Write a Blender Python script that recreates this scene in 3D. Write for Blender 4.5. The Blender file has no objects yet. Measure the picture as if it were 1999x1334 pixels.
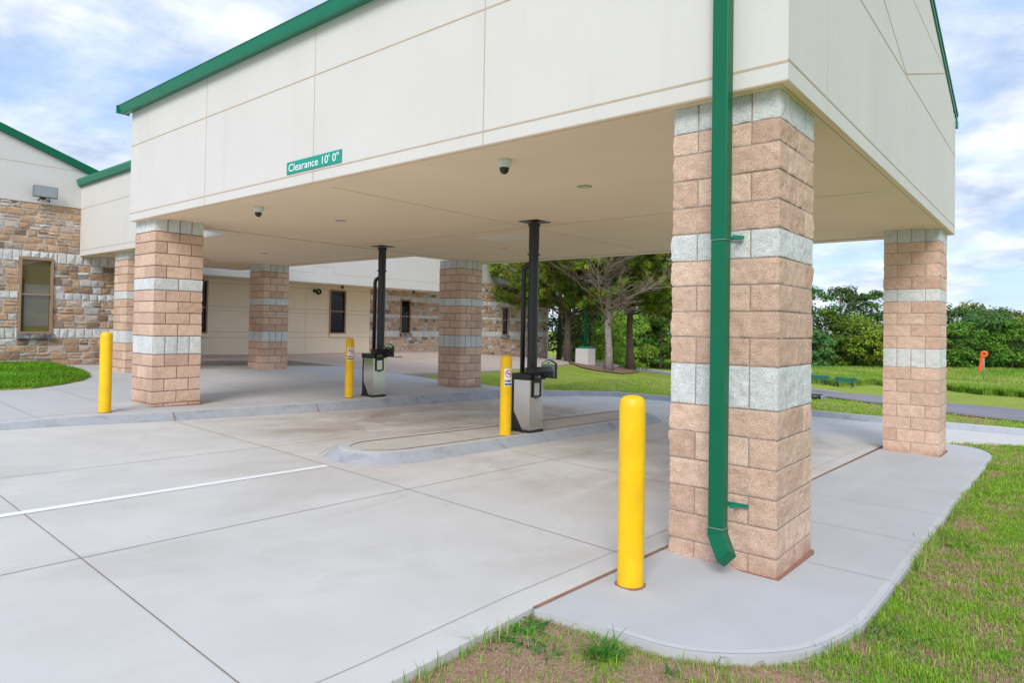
import bpy, bmesh, math, random
import numpy as np
from mathutils import Vector, Matrix, noise as mnoise
rng = np.random.default_rng(7); random.seed(7)
R = math.radians
scene = bpy.context.scene
COL = scene.collection

# ------------------------------------------------------------ camera
cd = bpy.data.cameras.new('camera'); cam = bpy.data.objects.new('camera', cd); COL.objects.link(cam)
yaw, pit, rol = 0.68994, 0.0173, -0.01641
cy, sy = math.cos(yaw), math.sin(yaw)
fw = Vector((-sy*math.cos(pit), cy*math.cos(pit), math.sin(pit)))
r0 = Vector((cy, sy, 0)); u0 = r0.cross(fw)
rt = math.cos(rol)*r0 - math.sin(rol)*u0; up = math.sin(rol)*r0 + math.cos(rol)*u0
m = Matrix((rt, up, -fw)).transposed().to_4x4(); m.translation = (1.532, -4.786, 1.729)
cam.matrix_world = m
cd.sensor_width = 36; cd.lens = 23.47; cd.shift_y = -0.0258; cd.clip_end = 3000; cd.clip_start = 0.05
scene.camera = cam

# ------------------------------------------------------------ light
SUN_EL, SUN_AZ = 37, 152          # azimuth measured from +Y clockwise (towards +X)
w = bpy.data.worlds.new('World'); scene.world = w; w.use_nodes = True
nt = w.node_tree; nt.nodes.clear()
def N(nt, t, **k):
    n = nt.nodes.new(t)
    for a, b in k.items(): setattr(n, a, b)
    return n
out = N(nt, 'ShaderNodeOutputWorld'); bg = N(nt, 'ShaderNodeBackground'); bg.inputs[1].default_value = 0.135
sky = N(nt, 'ShaderNodeTexSky', sky_type='NISHITA', sun_disc=False)
sky.sun_elevation = R(SUN_EL); sky.sun_rotation = R(SUN_AZ); sky.air_density = 1.0; sky.dust_density = 0.6; sky.ozone_density = 2.0
tc = N(nt, 'ShaderNodeTexCoord')
sep = N(nt, 'ShaderNodeSeparateXYZ'); nt.links.new(tc.outputs['Generated'], sep.inputs[0])
# project the view direction on a cloud plane, so that clouds flatten towards the horizon
mx = N(nt, 'ShaderNodeMath', operation='MAXIMUM'); nt.links.new(sep.outputs[2], mx.inputs[0]); mx.inputs[1].default_value = 0.0
ad = N(nt, 'ShaderNodeMath', operation='ADD'); nt.links.new(mx.outputs[0], ad.inputs[0]); ad.inputs[1].default_value = 0.22
dx = N(nt, 'ShaderNodeMath', operation='DIVIDE'); nt.links.new(sep.outputs[0], dx.inputs[0]); nt.links.new(ad.outputs[0], dx.inputs[1])
dy = N(nt, 'ShaderNodeMath', operation='DIVIDE'); nt.links.new(sep.outputs[1], dy.inputs[0]); nt.links.new(ad.outputs[0], dy.inputs[1])
cmb = N(nt, 'ShaderNodeCombineXYZ'); nt.links.new(dx.outputs[0], cmb.inputs[0]); nt.links.new(dy.outputs[0], cmb.inputs[1])
n1 = N(nt, 'ShaderNodeTexNoise'); n1.inputs['Scale'].default_value = 1.5; n1.inputs['Detail'].default_value = 9; n1.inputs['Roughness'].default_value = 0.58; n1.inputs['Distortion'].default_value = 0.35
nt.links.new(cmb.outputs[0], n1.inputs['Vector'])
n2 = N(nt, 'ShaderNodeTexNoise'); n2.inputs['Scale'].default_value = 3.1; n2.inputs['Detail'].default_value = 7; n2.inputs['Roughness'].default_value = 0.6
nt.links.new(cmb.outputs[0], n2.inputs['Vector'])
rp = N(nt, 'ShaderNodeValToRGB'); rp.color_ramp.elements[0].position = 0.36; rp.color_ramp.elements[1].position = 0.56
nt.links.new(n1.outputs[0], rp.inputs[0])
rp.color_ramp.elements[0].color = (0.12, 0.12, 0.12, 1)
crp = N(nt, 'ShaderNodeValToRGB'); crp.color_ramp.elements[0].position = 0.34; crp.color_ramp.elements[1].position = 0.6
crp.color_ramp.elements[0].color = (2.1, 2.6, 3.5, 1); crp.color_ramp.elements[1].color = (4.15, 4.35, 4.7, 1)
nt.links.new(n2.outputs[0], crp.inputs[0])
mixc = N(nt, 'ShaderNodeMix', data_type='RGBA')
nt.links.new(rp.outputs[0], mixc.inputs[0]); sb = N(nt, 'ShaderNodeMix', data_type='RGBA'); sb.inputs[0].default_value = .75; nt.links.new(sky.outputs[0], sb.inputs[6]); sb.inputs[7].default_value = (1.5, 2.35, 3.9, 1)
nt.links.new(sb.outputs[2], mixc.inputs[6]); nt.links.new(crp.outputs[0], mixc.inputs[7])
nt.links.new(mixc.outputs[2], bg.inputs[0]); nt.links.new(bg.outputs[0], out.inputs[0])

sd = bpy.data.lights.new('sun', 'SUN'); sd.energy = 1.5; sd.angle = R(26); sd.color = (1.0, 0.965, 0.91)
so = bpy.data.objects.new('sun', sd); COL.objects.link(so)
az = R(SUN_AZ); so.rotation_euler = Vector((math.sin(az)*math.cos(R(SUN_EL)), math.cos(az)*math.cos(R(SUN_EL)), math.sin(R(SUN_EL)))).to_track_quat('Z', 'Y').to_euler()
so.location = (0, 0, 30)
vs = scene.view_settings; vs.view_transform = 'Standard'; vs.look = 'None'; vs.gamma = 1; vs.exposure = 0.90
scene.render.resolution_x = 1024; scene.render.resolution_y = 684

# ------------------------------------------------------------ materials
def sc(c): return tuple(c) + (1,)
def new_mat(name):
    m = bpy.data.materials.new(name); m.use_nodes = True
    return m, m.node_tree, m.node_tree.nodes['Principled BSDF']
def mat(name, col, rough=0.7, metal=0.0, attr=False, var=0.0, vscale=6, bump=0.0, bscale=60, bdist=0.01, stain=None, sscale=1.0, spec=0.5, coat=0, aniso=None, stain2=None):
    """procedural surface: base colour (or the mesh's own colour attribute) mottled by noise, stains, bump"""
    m, nt, p = new_mat(name)
    p.inputs['Roughness'].default_value = rough; p.inputs['Metallic'].default_value = metal
    p.inputs['Specular IOR Level'].default_value = spec
    if coat: p.inputs['Coat Weight'].default_value = coat; p.inputs['Coat Roughness'].default_value = 0.15
    g = N(nt, 'ShaderNodeNewGeometry'); pos = g.outputs['Position']
    if attr:
        a = N(nt, 'ShaderNodeAttribute', attribute_name='Col'); src = a.outputs['Color']
    else:
        rgb = N(nt, 'ShaderNodeRGB'); rgb.outputs[0].default_value = sc(col); src = rgb.outputs[0]
    if var:
        n = N(nt, 'ShaderNodeTexNoise'); n.inputs['Scale'].default_value = vscale; n.inputs['Detail'].default_value = 6; n.inputs['Roughness'].default_value = 0.6
        nt.links.new(pos, n.inputs['Vector'])
        mr = N(nt, 'ShaderNodeMapRange'); mr.inputs[1].default_value = 0.25; mr.inputs[2].default_value = 0.75
        mr.inputs[3].default_value = 1 - var; mr.inputs[4].default_value = 1 + var
        nt.links.new(n.outputs[0], mr.inputs[0])
        mu = N(nt, 'ShaderNodeVectorMath', operation='SCALE'); nt.links.new(src, mu.inputs[0]); nt.links.new(mr.outputs[0], mu.inputs['Scale']); src = mu.outputs[0]
    for st, s2 in ((stain, sscale), (stain2, sscale*3.7)):
        if not st: continue
        n = N(nt, 'ShaderNodeTexNoise'); n.inputs['Scale'].default_value = s2; n.inputs['Detail'].default_value = 8; n.inputs['Roughness'].default_value = 0.65; n.inputs['Distortion'].default_value = 0.6
        mp = N(nt, 'ShaderNodeMapping'); mp.inputs['Location'].default_value = (3.1*s2, 1.7, 0.4); mp.inputs['Scale'].default_value = st[3] if len(st) > 3 else (1, 1, 1)
        nt.links.new(pos, mp.inputs[0]); nt.links.new(mp.outputs[0], n.inputs['Vector'])
        mr = N(nt, 'ShaderNodeMapRange'); mr.inputs[1].default_value = st[1]; mr.inputs[2].default_value = st[1] + 0.18; mr.inputs[4].default_value = st[2]
        nt.links.new(n.outputs[0], mr.inputs[0])
        mi = N(nt, 'ShaderNodeMix', data_type='RGBA'); nt.links.new(mr.outputs[0], mi.inputs[0]); nt.links.new(src, mi.inputs[6]); mi.inputs[7].default_value = sc(st[0]); src = mi.outputs[2]
    nt.links.new(src, p.inputs['Base Color'])
    if bump:
        n = N(nt, 'ShaderNodeTexNoise'); n.inputs['Scale'].default_value = bscale; n.inputs['Detail'].default_value = 8; n.inputs['Roughness'].default_value = 0.65
        nt.links.new(pos, n.inputs['Vector'])
        b = N(nt, 'ShaderNodeBump'); b.inputs['Strength'].default_value = bump; b.inputs['Distance'].default_value = bdist
        nt.links.new(n.outputs[0], b.inputs['Height']); nt.links.new(b.outputs[0], p.inputs['Normal'])
    return m
M = {}
M['concrete'] = mat('concrete', (.58, .57, .555), .85, var=.07, vscale=1.3, bump=.25, bscale=90, bdist=.003, stain=((.40, .365, .33), .53, .55, (1, .45, 1)), sscale=.55, stain2=((.60, .59, .575), .56, .5))
def zone_stain(m, x0, x1, y0, y1, col, thr, scale, amt, stretch=(1, 1, 1)):
    """tyre dust and old spills lying in one part of the slab only"""
    nt = m.node_tree; p = nt.nodes['Principled BSDF']; src = p.inputs['Base Color'].links[0].from_socket
    g = N(nt, 'ShaderNodeNewGeometry'); s = N(nt, 'ShaderNodeSeparateXYZ'); nt.links.new(g.outputs['Position'], s.inputs[0]); fac = None
    for ax, a, b in ((0, x0, x1), (1, y0, y1)):
        for e, sgn in ((a, 1), (b, -1)):
            r = N(nt, 'ShaderNodeMapRange', interpolation_type='SMOOTHSTEP'); nt.links.new(s.outputs[ax], r.inputs[0]); r.inputs[1].default_value = e-sgn*.9; r.inputs[2].default_value = e+sgn*.9
            if fac is None: fac = r.outputs[0]
            else:
                k = N(nt, 'ShaderNodeMath', operation='MULTIPLY'); nt.links.new(fac, k.inputs[0]); nt.links.new(r.outputs[0], k.inputs[1]); fac = k.outputs[0]
    mp = N(nt, 'ShaderNodeMapping'); mp.inputs['Scale'].default_value = stretch; nt.links.new(g.outputs['Position'], mp.inputs[0])
    n = N(nt, 'ShaderNodeTexNoise'); n.inputs['Scale'].default_value = scale; n.inputs['Detail'].default_value = 9; n.inputs['Roughness'].default_value = .68; n.inputs['Distortion'].default_value = .8; nt.links.new(mp.outputs[0], n.inputs['Vector'])
    r = N(nt, 'ShaderNodeMapRange'); nt.links.new(n.outputs[0], r.inputs[0]); r.inputs[1].default_value = thr; r.inputs[2].default_value = thr+.2; r.inputs[4].default_value = amt
    k = N(nt, 'ShaderNodeMath', operation='MULTIPLY'); nt.links.new(fac, k.inputs[0]); nt.links.new(r.outputs[0], k.inputs[1])
    mi = N(nt, 'ShaderNodeMix', data_type='RGBA'); nt.links.new(k.outputs[0], mi.inputs[0]); nt.links.new(src, mi.inputs[6]); mi.inputs[7].default_value = sc(col); nt.links.new(mi.outputs[2], p.inputs['Base Color'])
zone_stain(M['concrete'], -12, 3, -14, 12, (.40, .37, .335), .56, 1.3, .40)
zone_stain(M['concrete'], -12, 0, -14, 12, (.25, .225, .205), .68, 4.5, .45)
for _x in (-2.9, -1.6, -7.6): zone_stain(M['concrete'], _x, _x+.25, -16, 14, (.40, .37, .345), .30, 3.0, .32, (1, .12, 1))
zone_stain(M['concrete'], -9.3, -5.6, .6, 8.4, (.33, .27, .225), .40, .8, .75, (1, .5, 1))
zone_stain(M['concrete'], -4.6, -1.2, .8, 8.6, (.34, .29, .25), .45, .9, .6, (1, .5, 1))
zone_stain(M['concrete'], -9.0, -6, 1.5, 8.0, (.16, .14, .13), .56, 1.9, .7, (1, .7, 1))
M['concrete_pad'] = mat('concrete_pad', (.47, .475, .49), .85, var=.06, vscale=1.6, bump=.2, bscale=90, bdist=.003, stain=((.53, .53, .53), .5, .7, (1, .3, 1)), sscale=.9)
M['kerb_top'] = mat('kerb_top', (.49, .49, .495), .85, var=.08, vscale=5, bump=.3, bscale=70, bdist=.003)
M['kerb_face_shaded'] = mat('kerb_face_shaded', (.355, .38, .42), .85, var=.12, vscale=5, bump=.4, bscale=70, bdist=.004, stain=((.15, .155, .17), .57, .75, (1, 1, 2)), sscale=1.9)  # upright face: overcast shade put into a darker base than the top; scuffs are stains
M['concrete_island'] = mat('concrete_island', (.50, .475, .44), .85, var=.09, vscale=2.2, bump=.2, bscale=90, bdist=.003, stain=((.25, .25, .25), .64, .6), sscale=1.3)
M['concrete_pink'] = mat('concrete_pink', (.50, .40, .345), .85, var=.09, vscale=1.5, bump=.2, bscale=60, bdist=.004, stain=((.40, .25, .18), .56, .5), sscale=.5)
M['joint'] = mat('joint', (.25, .185, .15), .95, var=.3, vscale=12)
M['joint_soft'] = mat('joint_soft', (.40, .40, .41), .95, var=.15, vscale=12)
M['clay'] = mat('clay', (.29, .145, .09), .95, var=.35, vscale=14, bump=.4, bscale=60)
M['paint'] = mat('white_paint', (.83, .84, .84), .6, var=.05, vscale=9, stain=((.55, .54, .52), .66, .5), sscale=6)
M['asphalt'] = mat('asphalt', (.23, .21, .25), .9, var=.2, vscale=.8, bump=.4, bscale=50, stain=((.10, .095, .12), .5, .6, (1, 1, 1)), sscale=.3)
M['verge'] = mat('verge', (.45, .34, .27), .95, var=.15, vscale=1)
M['block'] = mat('split_block', (1, 1, 1), .92, attr=True, var=.38, vscale=110, bump=1.0, bscale=120, bdist=.014)
M['ashlar'] = mat('ashlar', (1, 1, 1), .9, attr=True, var=.25, vscale=14, bump=.9, bscale=26, bdist=.02, stain=((.20, .10, .055), .62, .45), sscale=1.1)
M['eifs'] = mat('stucco', (.635, .610, .585), .9, var=.03, vscale=.8, bump=.6, bscale=120, bdist=.004, stain=((.545, .515, .485), .52, .30, (1.6, 1.6, .14)), sscale=1.3)
M['reveal'] = mat('stucco_reveal', (.47, .38, .28), .9, var=.1, vscale=10)
M['soffit'] = mat('soffit_stucco', (.95, .73, .51), .9, var=.04, vscale=.9, bump=.25, bscale=120, bdist=.003)
M['hatch'] = mat('hatch_panel', (.92, .80, .64), .8)
M['beige'] = mat('beige_stucco', (.87, .74, .57), .9, var=.03, vscale=1, bump=.25, bscale=120, bdist=.003)
M['green'] = mat('green_metal', (.0, .125, .058), .42, var=.05, vscale=2, spec=.3)
M['green_dark'] = mat('green_metal_dark', (.0, .19, .11), .36, var=.06, vscale=3)
M['roof'] = mat('roof_metal', (.01, .16, .10), .4)
M['yellow'] = mat('yellow_sleeve', (.88, .52, .0), .42, var=.10, vscale=5, bump=.08, bscale=30, stain=((.60, .36, .03), .58, .5, (1, 1, .4)), sscale=6, stain2=((.22, .15, .06), .63, .55))
M['steel'] = mat('stainless', (.66, .64, .61), .17, metal=1.0, var=.05, vscale=3, bump=.02, bscale=300)
M['black'] = mat('black_metal', (.012, .012, .015), .4, var=.2, vscale=8)
M['pipe'] = mat('black_pipe', (.018, .018, .026), .33)
M['bronze'] = mat('bronze_frame', (.36, .235, .14), .5)
M['white'] = mat('white_plastic', (.72, .74, .70), .45)
M['grey'] = mat('grey_housing', (.16, .20, .20), .5)
M['chrome'] = mat('chrome', (.75, .75, .75), .12, metal=1)
M['sill'] = mat('weathered_sill', (.36, .36, .38), .9, var=.3, vscale=9, stain=((.06, .06, .065), .40, .9), sscale=5)
M['signgreen'] = mat('sign_green', (.0, .30, .22), .5)
M['signwhite'] = mat('sign_white', (.85, .87, .87), .5)
M['red'] = mat('sign_red', (.55, .02, .04), .5)
M['blue'] = mat('sign_blue', (.02, .05, .22), .5)
M['header'] = mat('header_green', (.48, .66, .40), .5)
M['bark'] = mat('pine_bark', (.10, .075, .06), .95, var=.4, vscale=9, bump=1, bscale=18, bdist=.03)
M['bark_pale'] = mat('pale_bark', (.27, .235, .225), .95, var=.35, vscale=8, bump=.8, bscale=20, bdist=.02, stain=((.12, .085, .07), .52, .8), sscale=6)
M['twig'] = mat('dead_twig', (.25, .19, .165), .95, var=.25, vscale=10)
M['bark_far'] = mat('tree_bark', (.09, .075, .06), .95, var=.3, vscale=3)
M['orange'] = mat('orange_nylon', (.80, .14, .03), .7, var=.15, vscale=8)
M['benchgreen'] = mat('bench_green', (.0, .13, .12), .5)
M['galv'] = mat('galvanised', (.35, .38, .40), .5, metal=.5)
M['pale_wall'] = mat('painted_block', (.55, .53, .51), .9, var=.05, vscale=3)
M['mulch'] = mat('mulch', (.25, .15, .10), .95, var=.4, vscale=9, bump=.6, bscale=30, bdist=.03)
M['soil'] = mat('soil', (.36, .23, .15), .95, var=.35, vscale=25, bump=.8, bscale=50, bdist=.02)
def glass_mat(tint=(.012, .014, .014)):
    m, nt, p = new_mat('dark_window_glass')
    p.inputs['Base Color'].default_value = sc(tint); p.inputs['Roughness'].default_value = .02
    p.inputs['Specular IOR Level'].default_value = 1; p.inputs['IOR'].default_value = 1.55
    n = N(nt, 'ShaderNodeTexNoise'); n.inputs['Scale'].default_value = 1.4
    b = N(nt, 'ShaderNodeBump'); b.inputs['Strength'].default_value = .05; nt.links.new(n.outputs[0], b.inputs['Height']); nt.links.new(b.outputs[0], p.inputs['Normal'])
    return m
M['glass'] = glass_mat((.006, .007, .008)); M['glass'].node_tree.nodes['Principled BSDF'].inputs['Specular IOR Level'].default_value = .35; M['glass'].node_tree.nodes['Principled BSDF'].inputs['IOR'].default_value = 1.4; M['olive_reflection_glass'] = glass_mat((.11, .095, .04))  # second glass: olive reflection of trees painted in as a tint
M['dome'] = mat('dark_dome', (.02, .018, .02), .08)
def grass_ground():
    """lawn sheet: green turf with yellowed and bare patches, coarse colour far away"""
    m, nt, p = new_mat('turf'); p.inputs['Roughness'].default_value = .95; p.inputs['Specular IOR Level'].default_value = .1
    g = N(nt, 'ShaderNodeNewGeometry')
    def nz(s, d=6, r=.6):
        n = N(nt, 'ShaderNodeTexNoise'); n.inputs['Scale'].default_value = s; n.inputs['Detail'].default_value = d; n.inputs['Roughness'].default_value = r
        nt.links.new(g.outputs['Position'], n.inputs['Vector']); return n.outputs[0]
    r1 = N(nt, 'ShaderNodeValToRGB'); nt.links.new(nz(.5, 8, .7), r1.inputs[0])
    e = r1.color_ramp.elements; e[0].position = .3; e[0].color = (.19, .29, .03, 1); e[1].position = .7; e[1].color = (.38, .42, .085, 1)
    r2 = N(nt, 'ShaderNodeMapRange'); nt.links.new(nz(22, 6, .75), r2.inputs[0]); r2.inputs[1].default_value = .3; r2.inputs[2].default_value = .7; r2.inputs[3].default_value = .62; r2.inputs[4].default_value = 1.35
    mu = N(nt, 'ShaderNodeVectorMath', operation='SCALE'); nt.links.new(r1.outputs[0], mu.inputs[0]); nt.links.new(r2.outputs[0], mu.inputs['Scale'])
    nt.links.new(mu.outputs[0], p.inputs['Base Color'])
    b = N(nt, 'ShaderNodeBump'); b.inputs['Strength'].default_value = .8; b.inputs['Distance'].default_value = .05
    nt.links.new(nz(30, 8, .7), b.inputs['Height']); nt.links.new(b.outputs[0], p.inputs['Normal'])
    return m
M['turf'] = grass_ground()
def leafy(name, attr=True, hue=.02, val=.25, trans=.25):
    m, nt, p = new_mat(name); p.inputs['Roughness'].default_value = .6; p.inputs['Specular IOR Level'].default_value = .25
    a = N(nt, 'ShaderNodeAttribute', attribute_name='Col'); oi = N(nt, 'ShaderNodeObjectInfo')
    hs = N(nt, 'ShaderNodeHueSaturation')
    mr = N(nt, 'ShaderNodeMapRange'); nt.links.new(oi.outputs['Random'], mr.inputs[0]); mr.inputs[3].default_value = .5 - hue; mr.inputs[4].default_value = .5 + hue
    nt.links.new(mr.outputs[0], hs.inputs['Hue'])
    mr2 = N(nt, 'ShaderNodeMapRange'); nt.links.new(oi.outputs['Random'], mr2.inputs[0]); mr2.inputs[3].default_value = 1 - val; mr2.inputs[4].default_value = 1 + val
    nt.links.new(mr2.outputs[0], hs.inputs['Value']); nt.links.new(a.outputs['Color'], hs.inputs['Color'])
    nt.links.new(hs.outputs[0], p.inputs['Base Color'])
    tr = N(nt, 'ShaderNodeBsdfTranslucent'); nt.links.new(hs.outputs[0], tr.inputs[0])
    mx = N(nt, 'ShaderNodeMixShader'); mx.inputs[0].default_value = trans
    nt.links.new(p.outputs[0], mx.inputs[1]); nt.links.new(tr.outputs[0], mx.inputs[2])
    nt.links.new(mx.outputs[0], nt.nodes['Material Output'].inputs[0])
    return m
M['leaf'] = leafy('leaves'); M['needle'] = leafy('pine_needles', hue=.01, val=.1, trans=.15); M['blade'] = leafy('grass_blades', hue=0, val=0, trans=.3)

# ------------------------------------------------------------ object helpers
def setp(o, label=None, cat=None, group=None, kind=None):
    if label: o['label'] = label
    if cat: o['category'] = cat
    if group: o['group'] = group
    if kind: o['kind'] = kind
    return o
def thing(name, label, cat, loc=(0, 0, 0), group=None):
    o = bpy.data.objects.new(name, None); o.empty_display_size = .2; COL.objects.link(o); o.location = loc
    return setp(o, label, cat, group)
class MB:
    """collects vertices and faces in world (or thing-local) coordinates; builds one mesh"""
    def __init__(s): s.v = []; s.f = []; s.m = []; s.c = []
    def face(s, pts, mi=0):
        n = len(s.v); s.v += [tuple(p) for p in pts]; s.f.append(tuple(range(n, n+len(pts)))); s.m.append(mi)
    def add(s, vs, fs, mi=0):
        n = len(s.v); s.v += [tuple(p) for p in vs]
        for f in fs: s.f.append(tuple(n+i for i in f)); s.m.append(mi)
    def box(s, x0, x1, y0, y1, z0, z1, mi=0):
        vs = [(x, y, z) for z in (z0, z1) for y in (y0, y1) for x in (x0, x1)]
        s.add(vs, [(0, 2, 3, 1), (4, 5, 7, 6), (0, 1, 5, 4), (2, 6, 7, 3), (0, 4, 6, 2), (1, 3, 7, 5)], mi)
    def prism(s, poly, axis, a, b, mi=0):
        """polygon in the two other axes extruded along axis from a to b"""
        def P(p, t):
            q = list(p); q.insert(axis, t); return tuple(q)
        n = len(poly); vs = [P(p, a) for p in poly] + [P(p, b) for p in poly]
        fs = [tuple(range(n)), tuple(range(2*n-1, n-1, -1))] + [(i, i+n, (i+1) % n+n, (i+1) % n) for i in range(n)]
        s.add(vs, fs, mi)
    def tube(s, pts, rad, seg=10, mi=0, cap=True, squash=None):
        pts = [Vector(p) for p in pts]; n = len(pts)
        if not hasattr(rad, '__len__'): rad = [rad]*n
        rings = []; ref = None
        for i, p in enumerate(pts):
            t = (pts[min(i+1, n-1)] - pts[max(i-1, 0)]).normalized()
            if ref is None: ref = Vector((1, 0, 0)) if abs(t.x) < .8 else Vector((0, 1, 0))
            a = (ref - t*ref.dot(t)).normalized(); ref = a; b = t.cross(a)
            rings.append([p + (a*math.cos(2*math.pi*k/seg) + b*math.sin(2*math.pi*k/seg))*rad[i] for k in range(seg)])
        vs = [q for r in rings for q in r]
        fs = [(i*seg+k, i*seg+(k+1) % seg, (i+1)*seg+(k+1) % seg, (i+1)*seg+k) for i in range(n-1) for k in range(seg)]
        if cap: fs += [tuple(range(seg-1, -1, -1)), tuple((n-1)*seg+k for k in range(seg))]
        s.add(vs, fs, mi)
    def lathe(s, prof, c=(0, 0), seg=24, mi=0):
        vs = [(c[0]+r*math.cos(2*math.pi*k/seg), c[1]+r*math.sin(2*math.pi*k/seg), z) for r, z in prof for k in range(seg)]
        fs = [(i*seg+k, i*seg+(k+1) % seg, (i+1)*seg+(k+1) % seg, (i+1)*seg+k) for i in range(len(prof)-1) for k in range(seg)]
        s.add(vs, fs, mi)
    def build(s, name, mats, parent=None, smooth=False, bevel=0, normals=True):
        me = bpy.data.meshes.new(name); me.from_pydata(s.v, [], s.f)
        if not isinstance(mats, (list, tuple)): mats = [mats]
        for m_ in mats: me.materials.append(m_)
        me.polygons.foreach_set('material_index', s.m)
        if normals or bevel:
            bm = bmesh.new(); bm.from_mesh(me)
            if bevel:
                bmesh.ops.remove_doubles(bm, verts=bm.verts, dist=1e-5)
            bmesh.ops.recalc_face_normals(bm, faces=bm.faces); bm.to_mesh(me); bm.free()
        if smooth: me.shade_smooth() if hasattr(me, 'shade_smooth') else None
        o = bpy.data.objects.new(name, me); COL.objects.link(o)
        if parent is not None: o.parent = parent
        if bevel:
            md = o.modifiers.new('bevel', 'BEVEL'); md.width = bevel; md.segments = 2; md.limit_method = 'ANGLE'; md.angle_limit = R(40)
        return o
def np_mesh(name, V, F, mats, parent=None, col=None, mi=None, smooth=False):
    """fast mesh from arrays; F is (n,3) or (n,4); col per face colours"""
    me = bpy.data.meshes.new(name); k = F.shape[1]; nf = len(F)
    me.vertices.add(len(V)); me.vertices.foreach_set('co', np.ascontiguousarray(V, np.float32).ravel())
    me.loops.add(nf*k); me.loops.foreach_set('vertex_index', np.ascontiguousarray(F, np.int32).ravel())
    me.polygons.add(nf); me.polygons.foreach_set('loop_start', np.arange(nf, dtype=np.int32)*k)
    me.update(calc_edges=True)
    if not isinstance(mats, (list, tuple)): mats = [mats]
    for m_ in mats: me.materials.append(m_)
    if mi is not None: me.polygons.foreach_set('material_index', np.asarray(mi, np.int32))
    if col is not None:
        a = me.color_attributes.new('Col', 'FLOAT_COLOR', 'CORNER')
        c4 = np.ones((nf, k, 4), np.float32); c4[:, :, :3] = np.asarray(col)[:, None, :] if np.asarray(col).ndim == 2 else col
        a.data.foreach_set('color', c4.ravel())
    me.polygons.foreach_set('use_smooth', np.full(nf, bool(smooth)))
    me.validate(); o = bpy.data.objects.new(name, me); COL.objects.link(o)
    if parent is not None: o.parent = parent
    return o
def hash3(i, j, k, seed=0):
    h = (i*374761393 + j*668265263 + k*2147483647 + seed*974634777) & 0xffffffff
    h = ((h ^ (h >> 13))*1274126177) & 0xffffffff
    return ((h ^ (h >> 16)) & 0xffff)/65535.0
def vnoise(x, y, z, seed=0):
    xi, yi, zi = (np.floor(a).astype(np.int64) for a in (x, y, z)); fx, fy, fz = x-xi, y-yi, z-zi
    fx, fy, fz = (a*a*(3-2*a) for a in (fx, fy, fz)); o = 0
    for a in (0, 1):
        for b in (0, 1):
            for c in (0, 1):
                o = o + hash3(xi+a, yi+b, zi+c, seed)*(fx if a else 1-fx)*(fy if b else 1-fy)*(fz if c else 1-fz)
    return o
def fbm(x, y, z, seed=0, oct=3):
    s = 0; a = .5; t = 0
    for k in range(oct): s = s + a*vnoise(x*2**k, y*2**k, z*2**k, seed+k); t += a; a *= .5
    return s/t

# ------------------------------------------------------------ ground heights
def D(x, y): return -.0138*x - .0328*y                          # driveway slab: falls gently to the far right
def PL(x, y): return -.046 - .0323*x - .0227*y                  # raised walk in front of the building
CT = np.array([[-10.0, -12.0, 0.48], [-10.0, -6.0, 0.28], [-10.0, 0.0, 0.09], [-10.0, 6.0, -0.11], [-10.0, 13.0, -0.34], [-5.0, -12.0, 0.41], [-5.0, -6.0, 0.22], [-5.0, 0.0, 0.02], [-5.0, 6.0, -0.18], [-5.0, 13.0, -0.41], [0.0, -12.0, 0.34], [0.0, -6.0, 0.15], [0.0, 0.0, -0.05], [0.0, 6.0, -0.25], [0.0, 13.0, -0.48], [3.0, -12.0, 0.3], [3.0, -6.0, 0.11], [3.0, 0.0, -0.09], [3.0, 6.0, -0.29], [3.0, 13.0, -0.52], [-3.62, 17.6, -0.51], [-7.01, 32.33, -1.43], [-13.04, 58.51, -3.09], [-23.09, 102.09, -3.63], [-0.17, 43.17, -1.93], [-2.49, 108.71, -3.35], [0.77, 16.68, -0.51], [0.42, 26.77, -1.06], [-23.68, 45.82, -2.28], [-46.6, 91.76, -3.26], [-14.75, 22.02, -0.29], [-16.76, 22.95, -0.08], [-8.84, 13.94, -0.43], [-9.43, 10.85, -0.14], [-28.46, 48.35, -1.96], [-22.5, 6.85, 0.5], [-22.5, 14.3, 0.42], [-22.5, 18.6, 0.4], [-22.5, 21.9, 0.16], [-22.5, 27.7, -0.25], [-19.0, -0.1, 0.5], [-19.0, 2.6, 0.46], [-13.3, -1.0, 0.4], [-25.0, -10.0, 0.6], [-14.2, 9.5, 0.15], [-14.4, 13.0, 0.1], [-15.5, 18.7, 0.02], [-18.0, 23.5, -0.02], [-12.0, 5.0, 0.15], [300.0, 300.0, -7.0], [-300.0, 300.0, -4.0], [0.0, 400.0, -7.0], [300.0, 0.0, -2.0], [-300.0, -100.0, 2.0], [0.0, -300.0, 1.0], [300.0, -300.0, 0.0], [-300.0, -300.0, 2.0], [60.0, 60.0, -4.2], [20.0, -20.0, 0.2], [30.0, 10.0, -0.8], [100.0, 200.0, -6.0], [-100.0, 200.0, -5.0]])
_P = CT[:, :2]; _n = len(_P); _K = np.linalg.norm(_P[:, None]-_P[None], axis=2)
_w = np.linalg.solve(np.block([[_K, np.ones((_n, 1))], [np.ones((1, _n)), np.zeros((1, 1))]]), np.append(CT[:, 2], 0))
def T(x, y):
    x = np.asarray(x, float); y = np.asarray(y, float)
    t = np.sqrt((x[..., None]-_P[:, 0])**2 + (y[..., None]-_P[:, 1])**2)@_w[:_n] + _w[_n]
    dx = np.maximum(np.maximum(-10.3-x, x-3), 0); dy = np.maximum(np.maximum(-12-y, y-13), 0)
    s = np.clip(1-np.hypot(dx, dy)/5, 0, 1); s = s*s*(3-2*s)
    return s*(D(x, y)-.05) + (1-s)*t
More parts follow.
